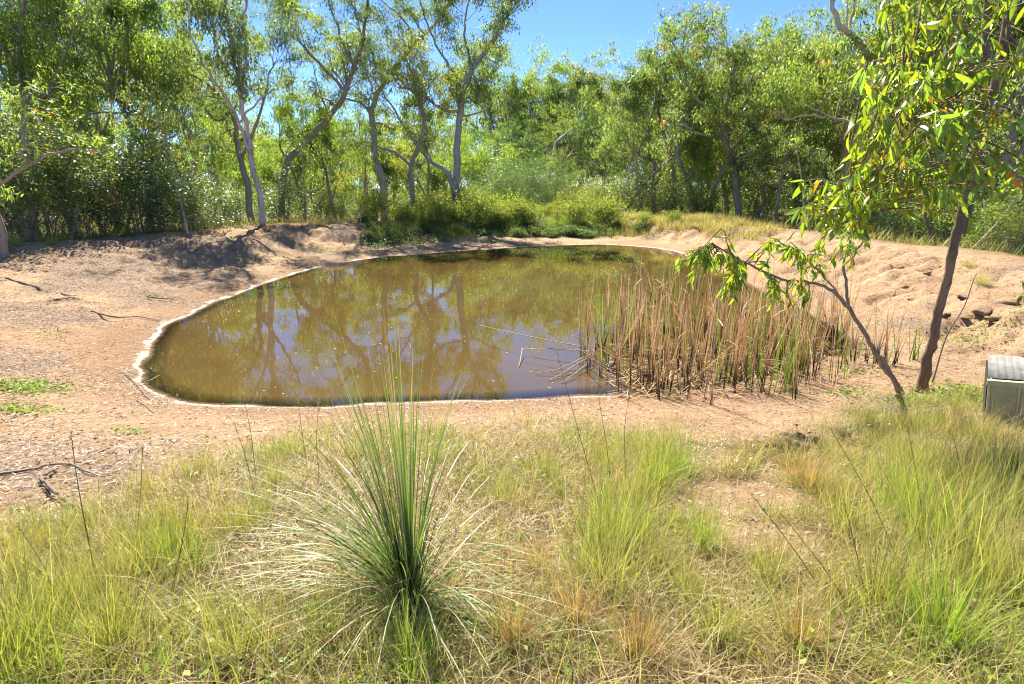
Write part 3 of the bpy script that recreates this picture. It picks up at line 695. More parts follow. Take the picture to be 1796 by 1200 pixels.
MARKS = [(462, 'the pale slender trunk'), (500, 'the long leaning trunk'), (676, 'the twisted grey trunk'), (726, 'the gnarled brown tree'), (795, 'the straight grey trunk'), (960, 'the dark needle-leaved shrubs'), (1060, 'the far end of the pond'), (1296, 'the leaning forked trunk'), (1615, 'the dark slanting trunk')]
spots = {}
def spot(px, py):
    x, nm = min(MARKS, key=lambda q: abs(q[0] - px)); key = (nm, px < x); spots[key] = spots.get(key, 0) + 1
    return '%s %s of %s' % (ORD[spots[key] - 1], 'left' if px < x else 'right', nm)
for i, (px, py, k, s) in enumerate(WD):
    p = gp(px, py)
    put_shrub(k, p, g.uniform(0, 6.28), s, '%s on far bank, %s' % (SH[k][0], spot(px, py)), 'weeds on the pond bank')

# ------------------------------------------------------------------ young eucalypt on the right
G_ = rngf(300)
def poly3(pxs, Y0, Y1): return catmull(np.array([at_y(x, y, Y0 + (Y1 - Y0) * i / (len(pxs) - 1)) for i, (x, y) in enumerate(pxs)]), 5, False)
def leafy_sapling(label, stems, regions, base, seed, nbranch, bark):
    g = rngf(seed); root = thing('young_eucalypt', label, 'tree', base); allp = []
    for i, (pxs, Y0, Y1, r0, r1) in enumerate(stems):
        pts = poly3(pxs, Y0, Y1)
        if i == 0: pts[0] = base - (0, 0, .08)
        pts[1:] += g.normal(0, .007, (len(pts) - 1, 3)); allp.append(pts)
        mb = MB(); tube(mb, pts - base, np.linspace(r0, r1, len(pts)) * (1 + .6 * np.exp(-np.arange(len(pts)) / 1.6) * (i == 0)) * g.uniform(.88, 1.1, len(pts)), 9); mb.obj('trunk' if i == 0 else 'branch', bark, root, True)
    allp = np.concatenate(allp); lv = []; tw = MB()
    for (x0, x1, y0, y1, Ya, Yb, nb, Ls) in regions:
        for k in range(nb):
            tip = at_y(g.uniform(x0, x1), g.uniform(y0, y1), g.uniform(Ya, Yb))
            dd = np.linalg.norm(allp - (tip + (0, 0, .15)), axis=1); s = allp[np.argsort(dd)[min(int(g.integers(0, 4)), len(dd) - 1)]]
            v = tip - s; Lv = np.linalg.norm(v)
            if Lv > 1.3: s = tip - v / Lv * 1.3 * g.uniform(.6, 1)
            mid = (s + tip) / 2 + np.array([0, 0, .12 * np.linalg.norm(tip - s)]) + g.normal(0, .03, 3)
            t = np.linspace(0, 1, 7)[:, None]; c = (1 - t) ** 2 * s + 2 * t * (1 - t) * mid + t * t * tip
            tube(tw, c - base, np.linspace(.009, .003, 7), 4, col=(.9, .7, .5), cap=False)
            for q in range(int(g.integers(6, 14))):
                u = g.uniform(.15, 1.0) ** .7; P = (1 - u) ** 2 * s + 2 * u * (1 - u) * mid + u * u * tip
                P = P + g.normal(0, .015, 3)
                D = nrm(np.array([0, 0, -1.]) + g.normal(0, .55, 3) + .3 * nrm(tip - s)); N = nrm(g.normal(0, 1, 3)); L = Ls * g.choice([g.uniform(.35, .7), g.uniform(.6, .95), g.uniform(.8, 1.05)])
                col = np.array([.18, .25, .045]) * g.uniform(.5, 1.3) * (np.array([1.3, 1.02, .9]) if g.random() < .35 else np.array([.8, .95, 1.5]) if g.random() < .3 else 1)
                if g.random() < .012: col = np.array([.45, .17, .04])
                lv.append((P - base, D, N, L, L * g.uniform(.18, .3), g.uniform(-.2, .45), col))
    stuff(tw.obj('twigs', M_stick, root, True))
    lv.sort(key=lambda a: -a[3] * a[4]); rest = MB()
    for i, (P, D, N, L, W, dr, col) in enumerate(lv):
        if i < 290:
            V, Q, T = curved_leaf(np.zeros(3), D, N, L, W, dr); mb = MB(); mb.add(V, Q, T, col)
            o = mb.obj('leaf', M_leafn, root, True); o.location = P
        else:
            V, Q, T = curved_leaf(P, D, N, L, W, dr); rest.add(V, Q, T, col)
    if rest.n: stuff(rest.obj('foliage', M_leafn, root, True))
    return root
M_leafn = leaf_mat('young_eucalypt_leaf', .5, .38, .7, (2.0, 2.2, .45))
b1 = gp(1615, 688); Yb = b1[1]
leafy_sapling('leafy young eucalypt with dark slanting trunk standing on the right bank', [
    ([(1615, 688), (1628, 630), (1640, 580), (1652, 525), (1664, 475), (1676, 420), (1690, 360), (1700, 300), (1722, 220), (1742, 155), (1765, 50), (1785, -60)], Yb, Yb - .9, .06, .042),
    ([(1686, 410), (1704, 340), (1716, 260), (1722, 160), (1728, 60), (1735, -60)], Yb - .2, Yb + .1, .055, .035),
    ([(1742, 160), (1775, 115), (1815, 70), (1860, 20)], Yb - .7, Yb - 1.0, .06, .04),
    ([(1700, 300), (1640, 285), (1585, 290), (1530, 320), (1470, 370)], Yb - .5, Yb - 1.2, .02, .006),
    ([(1715, 240), (1650, 190), (1600, 150), (1560, 110)], Yb - .5, Yb - .9, .022, .006),
    ([(1705, 290), (1760, 300), (1830, 340)], Yb - .6, Yb - 1.2, .02, .008),
    ([(1735, 190), (1690, 90), (1640, 30), (1600, -40)], Yb - .6, Yb - 1.1, .022, .008),
    ([(1765, 60), (1850, 200), (1880, 380), (1850, 480), (1812, 530)], Yb - .8, Yb - 1.7, .02, .006),
    ([(1640, 285), (1600, 220), (1570, 190)], Yb - .7, Yb - 1.2, .012, .005)],
    [(1560, 1830, -60, 130, 4.0, 6.0, 62, .175), (1490, 1770, 100, 260, 4.0, 6.0, 64, .17), (1480, 1740, 220, 350, 4.2, 5.8, 56, .165), (1380, 1545, 320, 420, 4.6, 5.6, 42, .18),
     (1640, 1820, 180, 330, 3.7, 5.4, 34, .2), (1640, 1796, 320, 400, 4.4, 5.6, 14, .2), (1775, 1830, 490, 560, 4.2, 4.8, 5, .15), (1540, 1620, -20, 90, 4.6, 6, 8, .19)], b1, 301, 0, M_dark)
b2 = gp(1582, 688); Yc = b2[1]
leafy_sapling('low leaning sapling with leaves hanging over the reeds', [
    ([(1582, 690), (1548, 640), (1520, 590), (1488, 540), (1460, 510), (1420, 495), (1370, 490), (1310, 462), (1270, 440), (1250, 428)], Yc, Yc - .9, .035, .006),
    ([(1488, 542), (1484, 500), (1480, 455), (1490, 420), (1480, 380)], Yc - .5, Yc - .3, .02, .008),
    ([(1575, 685), (1560, 650), (1545, 622)], Yc + .05, Yc + .2, .022, .012),
    ([(1480, 530), (1450, 490), (1430, 470), (1400, 440)], Yc - .5, Yc - .7, .012, .004),
    ([(1310, 462), (1285, 450), (1265, 400)], Yc - .8, Yc - .9, .008, .004)],
    [(1185, 1300, 420, 490, Yc - 1.1, Yc - .7, 20, .18), (1250, 1310, 470, 530, Yc - 1.0, Yc - .7, 9, .18), (1345, 1440, 415, 490, Yc - .9, Yc - .5, 20, .17), (1350, 1440, 490, 540, Yc - .8, Yc - .5, 12, .16), (1440, 1510, 380, 470, Yc - .6, Yc - .3, 9, .16)], b2, 302, 0, M_stick)

# ------------------------------------------------------------------ reeds
def reed_mesh(seed, green=False, H=1.6):
    g = rngf(seed); mb = MB(); n = 3 if not green else 2
    for k in range(n):
        L = H * g.uniform(.55, 1.0) if k else H
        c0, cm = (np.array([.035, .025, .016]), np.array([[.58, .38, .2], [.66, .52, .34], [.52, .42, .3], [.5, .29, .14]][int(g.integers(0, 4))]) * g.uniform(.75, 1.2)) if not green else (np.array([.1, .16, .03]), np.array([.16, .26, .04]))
        az = g.uniform(0, 6.28); P = np.array([g.normal(0, .012), g.normal(0, .012), -.12]); m = 9; th = g.uniform(0, .05); kap = g.uniform(0, .1); W = g.uniform(.011, .018)
        V, Cc = [], []; tw = g.uniform(0, 3)
        for i in range(m):
            t = i / (m - 1); w = W * (1 - .75 * t ** 2); S = np.array([math.cos(az + 1.57 + tw + t * .7), math.sin(az + 1.57 + tw + t * .7), 0])
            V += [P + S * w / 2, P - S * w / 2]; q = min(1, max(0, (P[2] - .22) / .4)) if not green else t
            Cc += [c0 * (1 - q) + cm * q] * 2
            a = th + kap * t; P = P + np.array([math.cos(az) * math.sin(a), math.sin(az) * math.sin(a), math.cos(a)]) * L / (m - 1)
        mb.add(V, [(2 * i, 2 * i + 1, 2 * i + 3, 2 * i + 2) for i in range(m - 1)], None, np.array(Cc))
    if not green and seed % 3 == 0:   # a hanging broken leaf
        z = H * g.uniform(.4, .9); az = g.uniform(0, 6.28); Ls = g.uniform(.3, .6)
        blades(mb, np.array([[0, 0, z]]), [az], [g.uniform(.5, 1.2)], [g.uniform(.8, 1.6)], [Ls], [.014], np.array([[.42, .27, .14]]), np.array([[.5, .36, .2]]), 4)
    return mb.mesh('stem', M_dry if not green else M_grass)
RM = [reed_mesh(400 + i, False, 1.35 + .05 * (i % 7)) for i in range(18)]; RG = [reed_mesh(430 + i, True, 1.2 + .1 * (i % 4)) for i in range(6)]
g = rngf(410)
RB = [(1075, 640), (1110, 668), (1150, 672), (1205, 692), (1225, 665), (1265, 678), (1310, 672), (1390, 668), (1095, 612), (1140, 620), (1185, 632), (1240, 625), (1290, 632), (1340, 640), (1385, 630), (1430, 622), (1130, 585), (1175, 580),
      (1225, 590), (1280, 592), (1335, 590), (1385, 592), (1440, 590), (1200, 555), (1260, 558), (1320, 560), (1380, 565), (1470, 612), (1250, 530), (1340, 540)]
RB = sorted(RB, key=lambda q: -q[1])[:26] + [(1060, 622), (1070, 575), (1100, 555), (1480, 640), (1470, 600), (1440, 665), (1165, 702), (1350, 692), (1240, 515), (1160, 530)]
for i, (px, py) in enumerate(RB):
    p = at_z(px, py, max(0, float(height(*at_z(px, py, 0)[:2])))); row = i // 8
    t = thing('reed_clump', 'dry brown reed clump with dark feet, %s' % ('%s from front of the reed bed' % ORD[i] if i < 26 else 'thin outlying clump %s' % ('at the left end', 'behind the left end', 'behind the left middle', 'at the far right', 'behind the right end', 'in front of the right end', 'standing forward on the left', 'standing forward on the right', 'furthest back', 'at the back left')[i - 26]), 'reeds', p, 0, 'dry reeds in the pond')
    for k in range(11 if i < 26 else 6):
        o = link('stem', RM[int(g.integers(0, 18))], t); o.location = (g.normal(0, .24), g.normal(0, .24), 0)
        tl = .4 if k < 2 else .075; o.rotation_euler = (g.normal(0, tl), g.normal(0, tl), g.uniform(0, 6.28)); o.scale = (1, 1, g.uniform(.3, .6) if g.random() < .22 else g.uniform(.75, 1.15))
    if i % 2 == 1:
        for k in range(4):
            o = link('stem', RG[int(g.integers(0, 6))], t); o.location = (g.normal(0, .2), g.normal(0, .2), 0); o.rotation_euler = (g.normal(0, .1), g.normal(0, .1), g.uniform(0, 6))
for lab, px, py, n, s, tl in (('tall green rush clump at the left end of the reed bed', 1048, 606, 12, 1.0, .16), ('green rush clump in front of the dry reeds', 1376, 690, 10, .95, .07),
                              ('short green rush clump beside the slanting dark trunk', 1602, 632, 8, .55, .1), ('thin dry rush clump right of the leaning sapling', 1548, 640, 0, 1, .1)):
    p = gp(px, py); p = at_z(px, py, 0) if p[2] < 0 else p
    t = thing('rush_clump', lab, 'rushes', p, 0)
    for k in range(max(n, 1)):
        o = link('stem', RG[k % 6], t) if n else link('stem', RM[0], t); o.location = (g.normal(0, .06), g.normal(0, .06), 0)
        o.rotation_euler = (g.normal(0, tl), g.normal(-.1, tl), g.uniform(0, 6)); o.scale = (1, 1, s * g.uniform(.6, 1.05))
    if not n:
        for k in range(9):
            o = link('stem', RM[k], t); o.location = (g.normal(0, .12), g.normal(0, .12), 0); o.rotation_euler = (g.normal(0, .1), g.normal(0, .1), g.uniform(0, 6)); o.scale = (1, 1, .7)
BG = rngf(808)
def bar(name, label, cat, pxs, Z, r0, r1, mat, col, parent=None, group=None):
    """a thin stick or stem through pixels at given heights above the ground or water"""
    pts = []
    for (x, y), z in zip(pxs, Z):
        q = gp(x, y); zz = max(q[2], 0) + z; d = ray(x, y); t = (zz - CAM_H) / d[2]; pts.append([d[0] * t, d[1] * t, zz])
    pts = catmull(np.array(pts), 5, False); pts = pts + BG.normal(0, r0 * .5, pts.shape) * np.array([1, 1, .5]); b0 = pts[0].copy(); mb = MB(); tube(mb, pts - b0, np.linspace(r0, r1, len(pts)), 6, col)
    o = mb.obj(name, mat, parent, True); o.location = b0
    return tag(o, label, cat, group) if parent is None else o
FALL = [([(1035, 622), (980, 648), (940, 655)], (.15, .06, .02)), ([(1030, 628), (985, 655), (962, 668)], (.12, .05, .01)), ([(1040, 616), (960, 612), (915, 612)], (.2, .16, .12)), ([(1030, 610), (925, 590), (842, 571)], (.25, .3, .3)),
        ([(1038, 632), (1000, 662), (985, 672)], (.1, .04, .01)), ([(916, 612), (913, 630), (910, 645)], (.12, .05, .0))]
for i, (pxs, Z) in enumerate(FALL):
    bar('fallen_reed', 'bleached broken reed over the water left of the reeds, %s of its pile' % ORD[i], 'reed', pxs, Z, .009, .006, M_dry, (.42, .33, .2), None, 'broken reeds over the water')
mb = MB(); n = 700; px = g.uniform(1060, 1520, n); pp = np.array([at_z(x, g.uniform(615, 712) - abs(x - 1230) * .06, 0) for x in px]); pp[:, 2] = np.maximum(height(pp[:, 0], pp[:, 1]), 0) + .03
az = g.uniform(0, 6.28, n); blades(mb, pp, az, g.uniform(1.2, 1.6, n), g.uniform(-.2, .3, n), g.uniform(.15, .6, n), .014, np.tile([.4, .27, .15], (n, 1)), np.tile([.5, .36, .22], (n, 1)), 4)
stuff(mb.obj('reed_litter', M_dry))

# ------------------------------------------------------------------ large grass tussock
tb = gp(722, 1048)
tus = thing('grass_tussock', 'big arching dark green grass tussock with silvery tips in the foreground', 'tussock', tb)
g = rngf(500); rest = MB(); heads = g.uniform(0, 6.283, 16)
for i in range(520):
    cl = g.choice(heads); az = cl + g.normal(0, .3); bend = g.uniform(-.5, .5)
    if i < 120: th, kap, L = abs(g.normal(0, .1)), g.uniform(0, .4), g.uniform(.85, 1.45); az = g.choice([math.pi + .3, az]) if i < 60 else az; th += .06 * (i < 60)
    elif i < 300: th, kap, L = g.uniform(.08, .7), g.uniform(.5, 2.0), g.uniform(.65, 1.2)
    elif i < 420: th, kap, L = g.uniform(.5, 1.2), g.uniform(.5, 1.4), g.uniform(.5, 1.05)
    else: th, kap, L = g.uniform(.9, 1.5), g.uniform(.2, .9), g.uniform(.25, .6)
    ro = .05 * g.random() + .03 * th; P = np.array([[math.cos(az) * ro, math.sin(az) * ro, -.02]])
    gr = g.random(); c0 = np.array([[.07, .15, .03]]) * g.uniform(.6, 1.3); c1 = np.array([[.12, .2, .05]]) * g.uniform(.7, 1.3)
    if gr < .4: c1 = np.array([[.42, .38, .27]]) * g.uniform(.8, 1.2)
    if gr > .78 or i >= 420: c0, c1 = np.array([[.3, .22, .13]]) * g.uniform(.5, 1.2), np.array([[.48, .38, .25]]) * g.uniform(.6, 1.2)
    mb = MB() if i % 2 == 0 else rest
    blades(mb, P, [az + bend * .4], [th], [kap], [L], [g.uniform(.005, .0095)], c0, c1, 8, np.array([g.uniform(-.8, .8)]))
    if i % 2 == 0: mb.obj('leaf', M_tuss, tus)
stuff(rest.obj('inner_leaves', M_tuss, tus))

# ------------------------------------------------------------------ grass
g = rngf(600)
def scatter(n, x0, x1, y0, y1, mask):
    x = g.uniform(x0, x1, n); y = g.uniform(y0, y1, n); k = g.random(n) < mask(x, y)
    x, y = x[k], y[k]; return np.column_stack([x, y, height(x, y)])
def colr(n, a, b_, v=.25):
    t = g.random((n, 1)); return (np.array(a) * t + np.array(b_) * (1 - t)) * g.uniform(1 - v, 1 + v, (n, 1))
def in_view(x, y, w=1.0): return (np.abs(x) < y * 1.05 + .5 * w)
mb = MB()
gm = lambda x, y: grass_mask(x, y) * in_view(x, y)
STR, STR2, GRN, GRN2 = (.6, .49, .27), (.42, .29, .14), (.29, .34, .06), (.18, .25, .045)
P = scatter(150000, -7, 7.5, 1.3, 7.2, gm); n = len(P); w_ = sstep(-.22, .06, fbm(P[:, 0], P[:, 1], .7, 3, 72))[:, None]
cA = colr(n, STR, STR2, .35) * w_ + colr(n, (.4, .38, .12), (.25, .26, .07), .35) * (1 - w_)
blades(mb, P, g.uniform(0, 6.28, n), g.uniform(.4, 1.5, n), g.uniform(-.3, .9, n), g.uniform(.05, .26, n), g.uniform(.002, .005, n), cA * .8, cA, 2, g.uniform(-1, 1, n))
P = scatter(9000, -6, 7, 1.3, 5.5, gm); n = len(P); P[:, 2] += .02
blades(mb, P, g.uniform(0, 6.28, n), g.uniform(.5, 1.3, n), g.uniform(0, 1.2, n), g.uniform(.2, .5, n), g.uniform(.002, .004, n), colr(n, STR, STR2, .3), colr(n, STR, (.6, .52, .35), .3), 4, g.uniform(-1, 1, n))
def tallm(x, y):      # where the taller clumps stand
    m = sstep(.02, .12, fbm(x, y, 1.3, 2, 75)) * .8
    for px, py, r_ in ((120, 1010, .7), (330, 960, .45), (1080, 900, .55), (1160, 800, .4), (1600, 900, .45), (1720, 1050, .4), (1770, 830, .45), (1520, 1050, .5), (60, 1150, .5), (1650, 760, .4)):
        b = gp(px, py); m = np.maximum(m, sstep(r_ * 1.4, r_ * .5, np.hypot(x - b[0], y - b[1])))
    for px, py, r_ in ((850, 1130, .55), (1150, 1120, .5), (900, 960, .4), (560, 900, .35), (1280, 1010, .4), (480, 1080, .35), (1450, 1150, .4), (1500, 860, .3), (1720, 1160, .35)):
        b = gp(px, py); m = m * (1 - .92 * sstep(r_ * 1.3, r_ * .6, np.hypot(x - b[0], y - b[1])))
    return gm(x, y) * (.06 + .94 * np.clip(m, 0, 1))
cs = scatter(1500, -6.5, 7.2, 1.3, 7.0, tallm); ci = np.repeat(np.arange(len(cs)), 55); n = len(ci)
P = cs[ci] + np.column_stack([g.normal(0, .055, (n, 2)), np.zeros(n)]); hs = g.uniform(.55, 1.25, len(cs))[ci]; tn = g.uniform(0, 1, len(cs))[ci][:, None]
cA = colr(n, (.2, .27, .045), (.27, .31, .06), .3) * tn + colr(n, (.42, .3, .15), (.5, .38, .19), .3) * (1 - tn)
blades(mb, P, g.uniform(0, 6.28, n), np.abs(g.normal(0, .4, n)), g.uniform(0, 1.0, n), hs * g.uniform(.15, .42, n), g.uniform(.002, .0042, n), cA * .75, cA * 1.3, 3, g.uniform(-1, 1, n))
P = scatter(8000, -6.5, 7, 1.3, 6.8, tallm); n = len(P)
blades(mb, P, g.uniform(0, 6.28, n), np.abs(g.normal(0, .25, n)), g.uniform(0, .7, n), g.uniform(.3, .7, n), g.uniform(.0022, .0038, n), colr(n, (.36, .25, .12), (.24, .26, .06), .35), colr(n, (.66, .52, .3), (.4, .24, .13), .35), 4, g.uniform(-1, 1, n))
gpatch = lambda x, y: gm(x, y) * (.1 + .9 * sstep(-.03, .15, fbm(x, y, .8, 3, 71)))
P = scatter(110000, -7, 7.5, 1.3, 7.2, gpatch); n = len(P)
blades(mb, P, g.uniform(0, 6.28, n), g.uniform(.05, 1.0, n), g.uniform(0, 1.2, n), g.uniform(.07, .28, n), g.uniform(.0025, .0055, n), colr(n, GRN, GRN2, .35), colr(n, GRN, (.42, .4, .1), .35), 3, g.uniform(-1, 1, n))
P = scatter(22000, -7, 7.5, 1.3, 7.2, gpatch); n = len(P)
P[:, 2] += g.uniform(.01, .1, n)
leaves(mb, P, g.normal(0, 1, (n, 3)) * (1, 1, .4), np.tile([0, 0, 1.], (n, 1)) + g.normal(0, .4, (n, 3)), g.uniform(.02, .055, n), g.uniform(.012, .03, n), colr(n, (.27, .37, .06), GRN2, .3))
stuff(mb.obj('grass', M_grass))
# grass beyond the crest, on the far bank and under the trees
mb = MB()
def fm(x, y):
    dc = field(dC, x, y); return sstep(.2, 1.5, dc) * in_view(x, y, 6) * np.where((x > 3) & (y < 30), sstep(1.0, 3.0, dc), 1)
P = scatter(90000, -36, 36, 14, 48, fm); n = len(P)
blades(mb, P, g.uniform(0, 6.28, n), g.uniform(.05, .8, n), g.uniform(0, 1.0, n), g.uniform(.25, .7, n), g.uniform(.012, .025, n), colr(n, (.19, .2, .05), (.3, .26, .1)), colr(n, (.42, .36, .16), (.24, .26, .06)), 2)
fb = lambda x, y: field(bankveg, x, y) * sstep(-.2, .1, fbm(x, y, 1.5, 3, 81))
P = scatter(230000, -8, 13, 22, 38, fb); n = len(P)
dry = sstep(4.5, 7.5, P[:, 0] + 2 * fbm(P[:, 0], P[:, 1], 1.2, 3, 93))[:, None]
blades(mb, P, g.uniform(0, 6.28, n), g.uniform(.05, .7, n), g.uniform(0, 1.0, n), g.uniform(.15, .55, n), g.uniform(.01, .02, n), colr(n, (.24, .3, .05), (.17, .23, .04)) * (1 - dry) + colr(n, (.36, .29, .13), (.28, .25, .09)) * dry, colr(n, (.5, .45, .18), (.3, .38, .07)) * (1 - dry) + colr(n, (.6, .48, .26), (.45, .4, .17)) * dry, 2)
fr = lambda x, y: sstep(.9, -.2, np.abs(field(dC, x, y))) * (y > 24) * ((x > 4) | (x < -5)) * .5
P = scatter(40000, -16, 14, 24, 36, fr); n = len(P)
blades(mb, P, g.uniform(0, 6.28, n), g.uniform(.05, .7, n), g.uniform(0, 1.0, n), g.uniform(.15, .45, n), g.uniform(.01, .02, n), colr(n, (.3, .24, .1), (.24, .22, .07)), colr(n, (.5, .4, .2), (.4, .3, .15)), 2)
stuff(mb.obj('bank_grass', M_grass))
mb = MB(); cv = lambda x, y: (y > 21) * sstep(-7.5, -6, x) * sstep(6.5, 5, x) * sstep(.25, .4, field(T_, x, y)) * sstep(.95, .6, field(T_, x, y)) * sstep(-.12, .08, fbm(x, y, 1.4, 3, 91))
P = scatter(120000, -8, 7, 21, 38, cv); n = len(P); P[:, 2] += np.abs(g.normal(0, .13, n)) * (1 + fbm(P[:, 0], P[:, 1], .9, 3, 92) * 2)
leaves(mb, P, g.normal(0, 1, (n, 3)) * (1, 1, .5), np.tile([0, 0, 1.], (n, 1)) + g.normal(0, .5, (n, 3)), g.uniform(.06, .13, n), g.uniform(.04, .07, n), colr(n, (.12, .18, .05), (.06, .11, .035), .3))
stuff(mb.obj('creeping_ground_cover', M_weed))

# grass tufts, each one of its own
def tuft_mesh(seed, kind):
    g = rngf(seed); mb = MB()
    n, L, W, a0, a1, th, sp = {'green': (260, .55, .0042, (.2, .3, .045), (.36, .44, .09), .34, .1), 'straw': (260, .42, .0035, (.33, .21, .11), (.55, .38, .21), .5, .05),
                               'lush': (260, .5, .0045, (.2, .27, .05), (.36, .4, .1), .42, .13), 'mixed': (240, .5, .004, (.24, .27, .05), (.52, .46, .2), .4, .12)}[kind]
    az = g.uniform(0, 6.28, n); rr = np.abs(g.normal(0, sp, n)); P = np.column_stack([np.cos(az) * rr, np.sin(az) * rr, np.full(n, -.02)])
    c0 = np.array(a0) * g.uniform(.7, 1.25, (n, 1)); c1 = np.array(a1) * g.uniform(.7, 1.25, (n, 1))
    blades(mb, P, az + g.normal(0, .5, n), np.abs(g.normal(0, th, n)), g.uniform(0, .8, n), L * g.uniform(.4, 1.1, n), W * g.uniform(.7, 1.3, n), c0, c1, 4, g.uniform(-1, 1, n))
    if kind in ('green', 'mixed'):
        n = 26; az = g.uniform(0, 6.28, n); P = np.column_stack([g.normal(0, sp, n), g.normal(0, sp, n), np.zeros(n)])
        blades(mb, P, az, np.abs(g.normal(0, .18, n)), g.uniform(0, .3, n), L * g.uniform(1.1, 1.7, n), .003, np.tile([.2, .22, .06], (n, 1)), np.tile([.42, .3, .15], (n, 1)), 4)
    return mb.mesh('blades', M_grass)
TM = {k: [tuft_mesh(650 + 10 * j + i, k) for i in range(2)] for j, k in enumerate(('green', 'straw', 'lush', 'mixed'))}
TUFTS = [(1155, 855, 'green', 1.0), (1190, 830, 'green', .9), (1080, 960, 'green', 1.15), (1060, 1030, 'mixed', 1.1), (1420, 855, 'straw', 1.0), (1390, 840, 'straw', .7), (1235, 960, 'green', .7), (1060, 820, 'mixed', .7), (1580, 900, 'green', 1.0), (1640, 960, 'green', 1.2),
         (1700, 1010, 'mixed', 1.3), (1530, 1060, 'mixed', 1.1), (1490, 930, 'mixed', .9), (1760, 900, 'lush', 1.2), (1690, 850, 'straw', .9), (1790, 1060, 'mixed', 1.2), (1600, 820, 'mixed', .8), (1650, 1130, 'green', 1.0), (1760, 820, 'mixed', .8), (1550, 790, 'mixed', .7),
         (300, 985, 'green', .8), (255, 1010, 'mixed', .8), (340, 1000, 'lush', .6), (130, 1060, 'mixed', .8), (60, 1120, 'mixed', .9), (20, 1180, 'lush', 1.0), (200, 1130, 'mixed', .8), (420, 930, 'mixed', .6), (480, 850, 'mixed', .6), (560, 1120, 'mixed', .7), (420, 1150, 'mixed', .7),
         (880, 880, 'mixed', .6), (960, 830, 'mixed', .5), (940, 1000, 'straw', .7), (900, 1120, 'straw', .8), (1120, 1150, 'straw', .8), (1260, 1120, 'mixed', .7), (1400, 1130, 'straw', .7), (620, 800, 'mixed', .5), (700, 780, 'mixed', .5), (1680, 720, 'mixed', .5), (1640, 740, 'lush', .5),
         (1590, 750, 'mixed', .6), (1720, 770, 'mixed', .6), (1450, 800, 'mixed', .6), (1350, 1010, 'mixed', .6), (30, 1010, 'mixed', .7), (80, 960, 'straw', .5), (1010, 1090, 'straw', .8), (1200, 1040, 'mixed', .6), (720, 1180, 'lush', .7)]
NM = {'green': 'upright green grass tuft with seed stems', 'straw': 'reddish straw-dry grass tuft', 'lush': 'lush bright green grass tuft', 'mixed': 'half-dry green grass tuft'}
tcount = {}
for i, (px, py, k, s) in enumerate(sorted(TUFTS)):
    tcount[k] = tcount.get(k, 0) + 1; p = gp(px, py)
    t = thing('grass_tuft', '%s in the foreground, %s such from left' % (NM[k], ORD[tcount[k] - 1]), 'grass tuft', p, g.uniform(0, 6.28), 'grass tufts in the foreground', s)
    stuff(link('blades', TM[k][i % 2], t))
# rank grass tufts on the far bank
BT = [(505, 400, 'straw', 1.3), (560, 396, 'mixed', 1.2), (530, 402, 'straw', 1.0), (965, 405, 'green', 1.7), (985, 402, 'green', 1.7), (1010, 402, 'green', 1.6), (1060, 385, 'lush', 2.0), (1130, 380, 'mixed', 1.5), (1180, 382, 'straw', 1.5), (1225, 385, 'straw', 1.4), (1090, 388, 'mixed', 1.4), (1215, 400, 'straw', .8), (1300, 395, 'straw', .7), (1275, 440, 'straw', .7), (470, 405, 'straw', .9), (410, 440, 'straw', .6),
      (1720, 500, 'mixed', .8), (1700, 470, 'mixed', .7), (30, 432, 'lush', .9), (90, 430, 'lush', .8)]
for i, (px, py, k, s) in enumerate(sorted(BT)):
    p = gp(px, py); t = thing('grass_tuft', '%s on the pond bank, %s tuft from the left' % (NM[k].replace(' with thin seed stems', ''), ORD[i]), 'grass tuft', p, g.uniform(0, 6.28), 'grass tufts on the banks', s)
    stuff(link('blades', TM[k][i % 2], t))

# tall seed stalks in front
STK = [((125, 760), (140, 870), (178, 1060)), ((250, 785), (247, 860), (240, 940)), ((30, 920), (80, 1000), (110, 1090)), ((975, 612), (1010, 740), (1055, 900)), ((1105, 690), (1095, 760), (1100, 870)), ((1050, 700), (1065, 790), (1075, 900)),
       ((1370, 900), (1440, 990), (1500, 1080)), ((1455, 750), (1530, 880), (1580, 1000)), ((1590, 740), (1610, 850), (1625, 960)), ((1670, 760), (1690, 850), (1700, 960)), ((520, 690), (530, 760), (540, 830)), ((560, 700), (555, 770), (560, 840)), ((425, 690), (440, 760), (450, 850)),
       ((410, 740), (430, 800), (450, 880)), ((1480, 880), (1500, 960), (1520, 1060)), ((1760, 760), (1755, 860), (1745, 960)), ((330, 880), (320, 950), (300, 1040)), ((1320, 870), (1390, 960), (1450, 1050))]
for i, tri in enumerate(sorted(STK)):
    b0 = gp(*tri[2]); pts = [at_y(x, y, b0[1] + dy) for (x, y), dy in zip(tri, (.12, .04, 0))][::-1]; pts[0] = b0
    pts = catmull(np.array(pts), 5, False); k = len(pts); gcol = np.array([.2, .2, .06]) if i % 2 else np.array([.27, .17, .1])
    t = thing('seed_stalk', 'thin grass stalk with seed head in the foreground, %s from the left' % ORD[i], 'grass stalk', b0, 0, 'tall seed stalks')
    mb = MB(); tube(mb, pts - b0, np.linspace(.003, .0012, k), 5, gcol); mb.obj('stem', M_grass, t, True)
    mb = MB(); n = 26; u = g.uniform(.78, 1, n); ii = np.clip((u * (k - 1)).astype(int), 0, k - 2); fr_ = (u * (k - 1) - ii)[:, None]; P = pts[ii] * (1 - fr_) + pts[ii + 1] * fr_ - b0
    leaves(mb, P, nrm(pts[-1] - pts[-4]) + g.normal(0, .45, (n, 3)), g.normal(0, 1, (n, 3)), g.uniform(.012, .03, n), .004, colr(n, (.42, .3, .16), (.3, .2, .1)))
    stuff(mb.obj('seed_head', M_grass, t))

